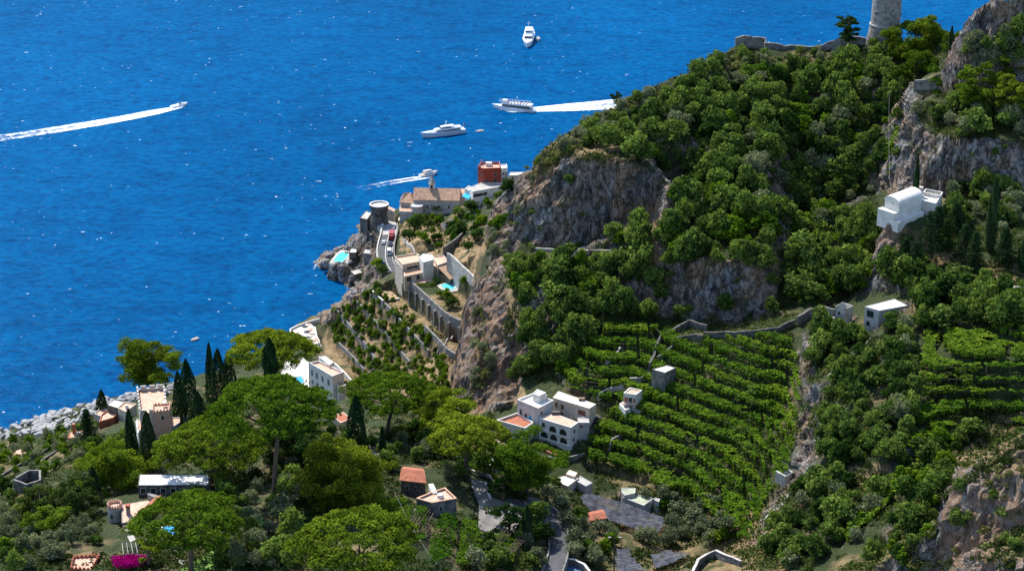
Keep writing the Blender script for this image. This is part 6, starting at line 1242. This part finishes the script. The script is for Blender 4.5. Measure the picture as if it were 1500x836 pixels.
# ground cover: ferny tufts in clumps over every green slope
def ground_cover():
    r = np.random.default_rng(5)
    q = pix_in([[(0,640),(200,560),(470,470),(560,330),(700,330),(760,240),(900,150),(1080,70),(1300,60),(1420,0),(1500,0),(1500,836),(0,836)]], 70000, 77)
    bad = [NOTREE[i] for i in range(0, 20)]; ok = np.ones(len(q), bool)
    for pl in bad: ok &= ~poly_mask_px(pl, q[:, 0], q[:, 1])
    q = q[ok]; x, y, z = cast(q[:, 0], q[:, 1]); k = (z > 4); x, y, q = x[k], y[k], q[k]
    d = .8; sl = np.hypot((hz(x+d, y)-hz(x-d, y))/2/d, (hz(x, y+d)-hz(x, y-d))/2/d)
    den = vnoise(x/14, y/14, 0*x, 90)+.5*vnoise(x/4, y/4, 0*x, 91)
    coast = poly_mask_px([(455,350),(530,330),(600,350),(690,360),(700,430),(640,600),(470,560),(455,440)], q[:, 0], q[:, 1])
    k = (den > np.where(sl > 1.0, .45, np.where(coast, .0, -.25))) & (sl < 2.2); x, y, den, q = x[k], y[k], den[k], q[k]; z = hz(x, y)
    L = Leaves(); n = len(x); m = 9; s = .45+.6*r.random(n)+1.9*np.clip(den-.1, 0, 1)**1.5
    P = np.repeat(np.stack([x, y, z], 1), m, 0); u = unit(n*m, -.1, r); P = P+u*np.repeat(s, m)[:, None]*np.array([1, 1, .8])
    L.add(P, u, .34, np.repeat(.40+.30*vnoise(x/22, y/22, 0*x, 93)+.2*den, m)+.3*(r.random(n*m)-.5), r=r)
    tag(link('ground_cover', L.mesh('ground_cover'), FOL('ground_cover', (.016, .034, .010), (.10, .13, .030), .3)), 'low bushes and herbs covering the slopes', 'vegetation', kind='stuff')
ground_cover()

# ------------------------------------------------ vine pergolas, one per stretch of terrace
def pergolas():
    POST = M('pergola_poles', (.22, .18, .13), scale=2)
    r = np.random.default_rng(9)
    groups = [(0, 'vine covered pergola on the central terraced vineyard', 'vine pergolas of the central vineyard', VPOLY[0]), (1, 'vine covered pergola on the right hand terraces', 'vine pergolas of the right vineyard', VPOLY[1])]
    for gi, lab, grp, pl in groups:
        sx_, sy_ = screen(gx, gy, H); msk = poly_mask_px(pl, sx_, sy_) & (TERR_ID >= 0) & (gy < 620) & (gy > 405)
        for lev in np.unique(TERR_ID[msk]):
            m = msk & (TERR_ID == lev) & (TERR_FR > .0) & (TERR_FR < .80); xs, ys_ = gx[m], gy[m]
            if len(xs) < 25: continue
            # split the strip into stretches along X with gaps
            x0 = xs.min()-r.random()*6
            while x0 < xs.max():
                wd = 15+18*r.random(); s = (xs > x0) & (xs < x0+wd-.9); x0 += wd
                if s.sum() < 18 or r.random() < .03: continue
                cx, cy = xs[s], ys_[s]
                if cy.max()-cy.min() > 40: pass
                zb = hz(cx, cy); fr = TERR_FR[m][s]
                c0 = np.array([cx.mean(), cy.mean(), np.median(zb)]); hh = 2.0+.4*r.random(); L = Leaves(); mul = 9
                ed = 1.0
                P = np.stack([np.repeat(cx, mul)+r.random(len(cx)*mul)-.5, np.repeat(cy, mul)+r.random(len(cx)*mul)-.5, np.repeat(zb, mul)], 1)
                ff = np.repeat(fr, mul); bulge = np.sin(np.clip(ff, 0, 1)*math.pi)
                hump = vnoise(P[:, 0]/1.6, P[:, 1]/1.6, P[:, 2]*0, 33)
                P[:, 2] = c0[2]+(P[:, 2]-c0[2])*.3+hh+.55*bulge+.45*hump+.12*r.normal(size=len(P))
                N = np.tile([0, 0, 1.0], (len(P), 1)); keepp = (vnoise(P[:, 0]/2.5, P[:, 1]/2.5, 0*P[:, 0], 34) > -.62)
                P, N, hump, ff = P[keepp], N[keepp], hump[keepp], ff[keepp]
                if len(P) < 30: continue
                L.add(P-c0, N, .44, .5+.35*hump+.25*(r.random(len(P))-.5), r=r, jit=.55)
                e = (ff < .2); Q = P[e].copy(); Q = np.repeat(Q, 2, 0); Q[:, 2] -= r.random(len(Q))*1.3; L.add(Q-c0, np.tile([-.2, -1., .3], (len(Q), 1)), .36, .25+.3*r.random(len(Q)), r=r, jit=.5)
                t = thing('vine_pergola', lab, 'pergola', tuple(c0), 0, grp)
                link('leaves', L.mesh('leaves'), VINE_M, t)
                V, F = [], []
                for j in r.permutation(len(cx))[:max(4, int(len(cx)/9))]:
                    zz = zb[j]-c0[2]; tube(V, F, (cx[j]-c0[0], cy[j]-c0[1], zz-.3), (cx[j]-c0[0], cy[j]-c0[1], hh+.2), .07, .06, 4)
                fe = np.where(fr < .25)[0]
                if len(fe) > 4:
                    fe = fe[np.argsort(cx[fe])][::4]
                    for a_, b_ in zip(fe[:-1], fe[1:]):
                        if math.hypot(cx[a_]-cx[b_], cy[a_]-cy[b_]) < 9: tube(V, F, (cx[a_]-c0[0], cy[a_]-c0[1], hh-.1), (cx[b_]-c0[0], cy[b_]-c0[1], hh-.1), .06, .06, 4)
                link('frame', quadmesh('frame', V, F), POST, t)
pergolas()
# ================================================ boats
HULLW = M('white_gelcoat', (.82, .82, .83), (.72, .73, .75), rough=.3, spec=.5, fine=False); HULLB = M('pale_blue_hull', (.52, .62, .72), (.46, .56, .66), rough=.3, spec=.5, fine=False); TEAK = M('teak_deck', (.42, .30, .20), (.34, .24, .16), fine=False); FOAMC = (.80, .86, .90)
def hull(m, L_, B_, Hh, sheer=.35, bow=2.2, z0=-.5):
    n = 14; V = []
    for i in range(n+1):
        u = i/n; x = -L_/2+L_*u; w_ = B_/2*(1-max(0, (u-.45)/.55)**bow)*(.88+.12*min(1, u*4)); zt = Hh*(1+sheer*u*u)
        rake = max(0, u-.8)*5
        V += [(x-rake*.08*L_*0.9, -w_*.72*(1-.3*rake), z0), (x, -w_, zt), (x, w_, zt), (x-rake*.08*L_*0.9, w_*.72*(1-.3*rake), z0)]
    F = [(4*i+j, 4*i+(j+1) % 4, 4*i+4+(j+1) % 4, 4*i+4+j) for i in range(n) for j in range(4)]+[(0, 1, 2, 3), (4*n+3, 4*n+2, 4*n+1, 4*n)]; m.add(V, F)
def deckhouse(m, x0, x1, w_, z0, z1, rf=.8, rb=.2, tap=.82):
    V = [(x0, -w_/2, z0), (x1, -w_/2*.8, z0), (x1, w_/2*.8, z0), (x0, w_/2, z0), (x0+rb, -w_/2*tap, z1), (x1-rf*(z1-z0), -w_/2*tap*.8, z1), (x1-rf*(z1-z0), w_/2*tap*.8, z1), (x0+rb, w_/2*tap, z1)]
    m.add(V, [(0, 1, 5, 4), (1, 2, 6, 5), (2, 3, 7, 6), (3, 0, 4, 7), (4, 5, 6, 7), (0, 3, 2, 1)])
def boat(name, label, cat, px, py, head_px, L_, B_, Hh, levels, hullmat=HULLW, group=None, mast=0, extra=None):
    P = PZ(px, py, 0); Q = PZ(head_px[0], head_px[1], 0); a = math.atan2(Q.y-P.y, Q.x-P.x); t = thing(name, label, cat, P, a, group)
    m = MB(); hull(m, L_, B_, Hh); m.build('hull', hullmat, t, smooth=False); m = MB(); n = 14; V = []
    for i in range(n+1):
        u = i/n; w_ = B_/2*(1-max(0, (u-.45)/.55)**2.2)*(.88+.12*min(1, u*4))*.9; V += [(-L_/2*.985+L_*.97*u, -w_, Hh*(1+.35*u*u)+.02), (-L_/2*.985+L_*.97*u, w_, Hh*(1+.35*u*u)+.02)]
    m.add(V, [(2*i, 2*i+1, 2*i+3, 2*i+2) for i in range(n)]); m.build('deck', HULLW if L_ > 12 else TEAK, t)
    for nm, x0, x1, w_, z0, z1, mat, rf in levels: m = MB(); deckhouse(m, x0*L_, x1*L_, w_*B_, z0, z1, rf); m.build(nm, mat, t)
    if mast: m = MB(); m.bar((-.05*L_, 0, mast[0]), (-.1*L_, 0, mast[1]), .16, 6); m.bar((-.09*L_, -1.2, mast[1]*.9), (-.09*L_, 1.2, mast[1]*.9), .1, 5); m.build('mast', HULLW, t)
    if extra: extra(t)
    return t, P, a
def flag(t):
    m = MB(); m.bar((-13.8, 0, 3), (-14.4, 0, 6.2), .08, 5); f = m.build('flag_staff', HULLW, t); m = MB(); m.add([(-14.3, .03, 6.0), (-15.0, .25, 5.6), (-14.7, .2, 3.9), (-14.1, .03, 4.2)], [(0, 1, 2, 3)]); m.build('flag', REDW, f)
def tenders(t): 
    m = MB(); m.box((5.5, 0, 3.6), 2.4, 1.2, .5); m.build('life_raft', HULLW, t)
boat('motor_yacht', 'large white motor yacht with a pale blue hull lying side on', 'yacht', 648, 198, (560, 210), 29.5, 6.4, 2.6, [('window_strip', -.38, .10, .70, 2.75, 3.7, GLASS, .9), ('main_cabin', -.42, .18, .76, 3.702, 4.5, HULLW, 1.6), ('bridge_windows', -.18, .06, .60, 4.503, 5.3, GLASS, 1.2), ('bridge_roof', -.26, .03, .64, 5.303, 5.75, HULLW, 1.2), ('bulwark', .14, .36, .45, 2.9, 3.5, HULLW, 1.5)], HULLB, None, (5.7, 9.0), flag)
boat('motor_yacht', 'white multi deck yacht seen bow on near the top of the photo', 'yacht', 774, 62, (766, 96), 36, 8.2, 3.0, [('main_cabin', -.40, .16, .86, 3.1, 4.2, HULLW, .5), ('window_strip', -.40, .145, .84, 4.202, 5.2, GLASS, .4), ('boat_deck', -.42, .12, .88, 5.203, 5.9, HULLW, .8), ('bridge', -.30, .02, .70, 5.903, 7.0, HULLW, .5), ('bridge_windows', -.30, .0, .69, 7.003, 7.8, GLASS, .5), ('bridge_roof', -.33, -.02, .72, 7.803, 8.4, HULLW, .6)], HULLW, None, (8.4, 14.5))
boat('tender', 'small white tender moored beside the bow on yacht', 'boat', 788, 59, (787, 66), 7, 3.0, 1.1, [('console', -.25, .15, .6, 1.1, 2.0, HULLW, .6)])
boat('tender', 'tiny white tender trailing behind the side on yacht', 'boat', 702, 193, (690, 195), 5.6, 2.0, .7, [('console', -.2, .05, .4, .7, 1.2, HULLW, .6)])
def people_rows(t):
    for i in range(9):
        m = MB(); m.box((-9+2.0*i, 0, 5.05), .45, 4.2, .5); m.build('bench', [PINKR, PALEST, REDW, CREAM][i % 4], t)
    m = MB(); rail(m, [(-11, -2.6), (9, -2.4), (9, 2.4), (-11, 2.6), (-11, -2.6)], 4.82, 1.0, 2.5); m.build('railing', HULLW, t)
t, P, a = boat('ferry', 'white passenger ferry with an open top deck and foaming wake', 'ferry', 752, 161, (700, 156), 29, 6.4, 2.0, [('window_strip', -.42, .26, .84, 2.1, 3.9, GLASS, .4), ('top_deck', -.44, .27, .88, 3.903, 4.7, HULLW, .5), ('wheelhouse', .14, .27, .6, 4.703, 6.3, HULLW, .5)], HULLW, None, (6.2, 9.4), people_rows)
boat('speedboat', 'small fast motorboat at the head of the long wake on the left', 'boat', 263, 156, (300, 148), 12.5, 3.6, 1.3, [('cabin', -.1, .28, .62, 1.4, 2.1, HULLW, 1.0), ('windscreen', -.05, .12, .5, 2.103, 2.6, GLASS, 1.0)])
boat('cabin_boat', 'white cabin boat with a short wake behind the church', 'boat', 628, 257, (660, 250), 12, 3.8, 1.5, [('cabin', -.15, .22, .7, 1.6, 3.0, HULLW, .5), ('canopy', -.3, .1, .66, 3.003, 3.4, CREAM, .3)])
boat('rowing_boat', 'small moored white boat off the pines on the left shore', 'boat', 285, 498, (278, 501), 4.6, 1.7, .7, [('seat', -.2, .1, .6, .5, .75, TEAK, .2)])
def wake_mat(name, dens):
    m, nt, o = nmat(name); d = node(nt, 'ShaderNodeBsdfDiffuse'); d.inputs[0].default_value = (*FOAMC, 1); tr = node(nt, 'ShaderNodeBsdfTransparent'); mx = node(nt, 'ShaderNodeMixShader')
    at = node(nt, 'ShaderNodeAttribute', attribute_name='foam'); n = noise(nt, .55, 6, .8, st=(.5, 1.1, 1))
    a = node(nt, 'ShaderNodeMath', operation='MULTIPLY_ADD'); lk(nt, at.outputs['Fac'], a.inputs[0]); a.inputs[1].default_value = .74; lk(nt, n, a.inputs[2])
    lk(nt, ramp(nt, a.outputs[0], [(.80, (0, 0, 0)), (1.22, (dens,)*3)]), mx.inputs[0]); lk(nt, tr.outputs[0], mx.inputs[1]); lk(nt, d.outputs[0], mx.inputs[2]); lk(nt, mx.outputs[0], o.inputs[0]); return m
WK = wake_mat('wake_foam', .97)
def wake(label, pts, prof, lift=.06):
    """pts: (px,py,width px, foam strength) along the track; prof: strength across"""
    C = [(PZ(x, y, 0), w_*math.hypot(350/T(y), 350)/FPX*2.9, s) for x, y, w_, s in pts]; V, F, A = [], [], []; K = len(prof); rows = []
    for (p, w0, s0), (q, w1, s1) in zip(C[:-1], C[1:]):
        k = max(2, int((q-p).length/2.5)); rows += [(p.lerp(q, i/k), w0+(w1-w0)*i/k, s0+(s1-s0)*i/k) for i in range(k)]
    rows.append(C[-1]); r = random.Random(3)
    for i, (p, w_, s) in enumerate(rows):
        d = norm2(rows[max(0, i-1)][0], rows[min(len(rows)-1, i+1)][0]); q = Vector((-d.y, d.x, 0))
        for j in range(K): u = (j/(K-1)-.5)*w_; V.append(p+q*u+Vector((0, 0, lift+.25*prof[j]*s))); A.append(max(0, prof[j]*s+.10*(r.random()-.5)) if 0 < j < K-1 else 0)
    F = [(i*K+j, i*K+j+1, (i+1)*K+j+1, (i+1)*K+j) for i in range(len(rows)-1) for j in range(K-1)]; me = np_mesh('wake', [tuple(v) for v in V], F, True, {'foam': A}); tag(link('wake', me, WK), label, 'wake', kind='stuff')
wake('broad white wake of the passenger ferry', [(734,160,4,.55), (752,163.5,5,.8), (782,161,9,.95), (830,158,15,.9), (875,155,18,.85), (915,152,20,.8), (960,149,22,.7)], [0, .75, .95, .8, .62, .6, .8, .95, .75, 0])
wake('white bow foam along the ferry hull', [(725,160,3,.3), (745,162,5,.8), (775,163,6,.9)], [0, .7, 1, .7, 0])
wake('long thinning wake of the speedboat on the left', [(269,156,2.5,.7), (255,159,6,.9), (225,165,10,.85), (185,173,11,.82), (140,181,12,.74), (90,189,13,.66), (40,197,13,.58), (-20,205,14,.5)], [0, .8, .95, .85, .7, .85, .95, .8, 0])
wake('short wake of the cabin boat', [(636,257,3,.5), (622,260,6,.8), (600,263,7,.72), (570,268,8,.55), (540,274,9,.45), (520,278,9,.35)], [0, .8, .95, .6, .5, .9, .8, 0])
wake('thin line of surf along the rocky point', [(458,396,3,.4), (463,388,4,.6), (468,378,3,.5), (478,370,3,.4), (500,360,3,.35), (522,350,3,.35)], [0, .6, .8, .6, 0])
wake('surf below the rocky point', [(468,392,3,.5), (482,404,3,.45), (500,414,3,.45), (510,420,4,.6), (505,432,3,.4), (492,446,3,.3), (470,462,3,.3), (428,478,3,.3)], [0, .6, .8, .6, 0])
wake('pale surf line along the boulder shore', [(-20,636,3,.4), (30,618,3,.4), (90,600,3,.4), (150,582,3,.4), (200,571,3,.3)], [0, .6, .8, .6, 0])
# ---- boulders of the left shore and the rocky point
BOULD = M('pale_boulder_stone', (.43, .42, .41), (.25, .245, .24), scale=.6, bmp=.4, bd=.2); POINTR = M('dark_shore_rock', (.34, .31, .29), (.14, .12, .12), scale=.5, bmp=.6, bd=.3)
def rock_mesh(seed, sc=(1, .8, .6)):
    import bmesh
    r = random.Random(seed); bm = bmesh.new(); bmesh.ops.create_icosphere(bm, subdivisions=2, radius=1)
    cut = [(Vector((r.gauss(0, 1), r.gauss(0, 1), r.gauss(0, 1))).normalized(), .62+.25*r.random()) for _ in range(9)]
    for v in bm.verts:
        for n_, d in cut:
            k = v.co.dot(n_)-d
            if k > 0: v.co -= n_*k
        v.co = Vector((v.co.x*sc[0], v.co.y*sc[1], v.co.z*sc[2]))
    me = bpy.data.meshes.new('boulder'); bm.to_mesh(me); bm.free(); return me
RM = [rock_mesh(i) for i in range(7)]
for q in RM: q.materials.append(BOULD)
RM2 = [rock_mesh(20+i, (1, .8, .8)) for i in range(6)]
for q in RM2: q.materials.append(POINTR)
def boulders(poly, n, meshes, smin, smax, label, group, seed, zfix=None):
    q = pix_in([poly], n, seed); r = random.Random(seed)
    for x, y in q:
        p = PZ(x, y, 0) if zfix is not None else G(x, y); s = smin+(smax-smin)*r.random()**1.6
        o = bpy.data.objects.new('boulder', meshes[r.randrange(len(meshes))]); COL.objects.link(o); z = max(float(hz(p.x, p.y)), -.3)
        o.location = (p.x, p.y, z+.2*s); o.rotation_euler = (r.random()*.6, r.random()*.6, r.random()*6.3); o.scale = (s, s*(.8+.4*r.random()), s*(.8+.3*r.random())); tag(o, label, 'boulder', group)
boulders([(-5,632), (60,611), (120,593), (200,576), (262,560), (268,572), (200,588), (140,605), (100,628), (50,640), (-5,645)], 290, RM, 1.0, 2.5, 'pale grey boulder of the breakwater shore at the left edge', 'boulders of the left shore', 31)
boulders([(466,386), (475,392), (500,412), (520,412), (515,425), (508,440), (520,440), (535,415), (530,395), (512,388), (498,398), (482,388)], 60, RM2, .9, 2.6, 'rough dark rock at the foot of the point below the sea pool', 'rocks below the sea pool', 32)
boulders([(468,384), (476,374), (500,361), (523,350), (527,338), (530,350), (520,362), (500,366), (485,376)], 34, RM2, .8, 2.2, 'rough rock on the seaward edge of the point above the sea pool', 'rocks seaward of the sea pool', 33)
for h_ in HEDGES: hedge(h_[0], h_[1], h_[2], h_[3])
hedge('yellow green hedge on the wall above the parking yard', [(682,684), (700,690), (716,697), (727,706)], None, 1.4, .8)
hedge('bright clipped hedge behind the castle terrace', [(256,606), (266,605), (276,603)], None, 1.6, .95, 2)
hedge('shrub border along the foot of the arcaded house', [(792,655), (806,661), (822,668), (836,676)], None, 1.2, .3, 1.6)
# bougainvillea
L = Leaves(); o = G(192, 826); r = np.random.default_rng(8)
for px_, py_ in pix_in([[(167,822), (195,820), (218,823), (218,830), (172,835)]], 60, 5): p = G(px_, py_); L.lobe((p.x-o.x, p.y-o.y, p.z-o.z+1.0), (1.1, 1.1, .8), 70, .22, .5+.3*(r.random()-.5), up=-.5, r=r)
tag(link('bougainvillea', L.mesh('bougainvillea'), FOL('bougainvillea_petals', (.30, .0, .18), (.62, .01, .42), .3), None, o), 'vivid magenta bougainvillea mass at the bottom left', 'bougainvillea')
# lemon pergolas: leafy beds between the pole frames
def bed(label, px, hh, seed, mat=None, grp='lemon rows below the flat roofed house'):
    P = ccw([G(x, y) for x, y in px]); xs = [p.x for p in P]; ys_ = [p.y for p in P]; o = P[0].copy(); r = np.random.default_rng(seed); n = int((max(xs)-min(xs))*(max(ys_)-min(ys_))*9); X = min(xs)+r.random(n)*(max(xs)-min(xs)); Y = min(ys_)+r.random(n)*(max(ys_)-min(ys_))
    m_ = poly_mask_px([(p.x, p.y) for p in P], X, Y); X, Y = X[m_], Y[m_]; hp = vnoise(X/1.3, Y/1.3, 0*X, 44); k = hp > -.55; X, Y, hp = X[k], Y[k], hp[k]; Z = hz(X, Y)+hh+.55*hp+.15*r.normal(size=len(X))
    L = Leaves(); L.add(np.stack([X-o.x, Y-o.y, Z-o.z], 1), np.tile([0, 0, 1.], (len(X), 1)), .34, .45+.4*hp+.25*(r.random(len(X))-.5), r=r, jit=.6)
    t = thing('lemon_row', label, 'lemon trees', o, 0, None); link('leaves', L.mesh('leaves'), mat or PINEV, t); V, F = [], []
    for j in r.permutation(len(X))[:10]: V, F = [], []; zg = float(hz(X[j], Y[j])); tube(V, F, (X[j]-o.x, Y[j]-o.y, zg-o.z-.3), (X[j]-o.x, Y[j]-o.y, zg-o.z+hh), .09, .07, 5); link('stem', quadmesh('stem', V, F), BARK, t)
PINEV = FOL('lemon_leaves', (.025, .06, .006), (.12, .20, .015), .35)
for i, (lab, px) in enumerate((('lemon trees left of the first pale pole frame', [(568,742), (590,738), (606,756), (590,800), (575,790)]), ('lemon trees between the two pale pole frames', [(610,755), (628,745), (622,800), (600,812)]), ('lemon trees right of the pole frame under the flat roofed house', [(652,762), (672,764), (664,820), (640,836), (628,836), (632,795)]),
   ('lemon trees left of the road frames', [(678,768), (698,774), (708,800), (690,836), (668,836), (674,800)]), ('lemon trees at the lower edge between the road frames', [(712,812), (722,806), (745,836), (702,836)]), ('lemon trees on the bank under the parking yard', [(722,795), (740,790), (762,800), (750,836), (735,822)]), ('lemon trees behind the lower pine', [(545,725), (565,735), (575,760), (560,772), (540,750)]))):
    bed(lab, px, 2.3, 70+i)
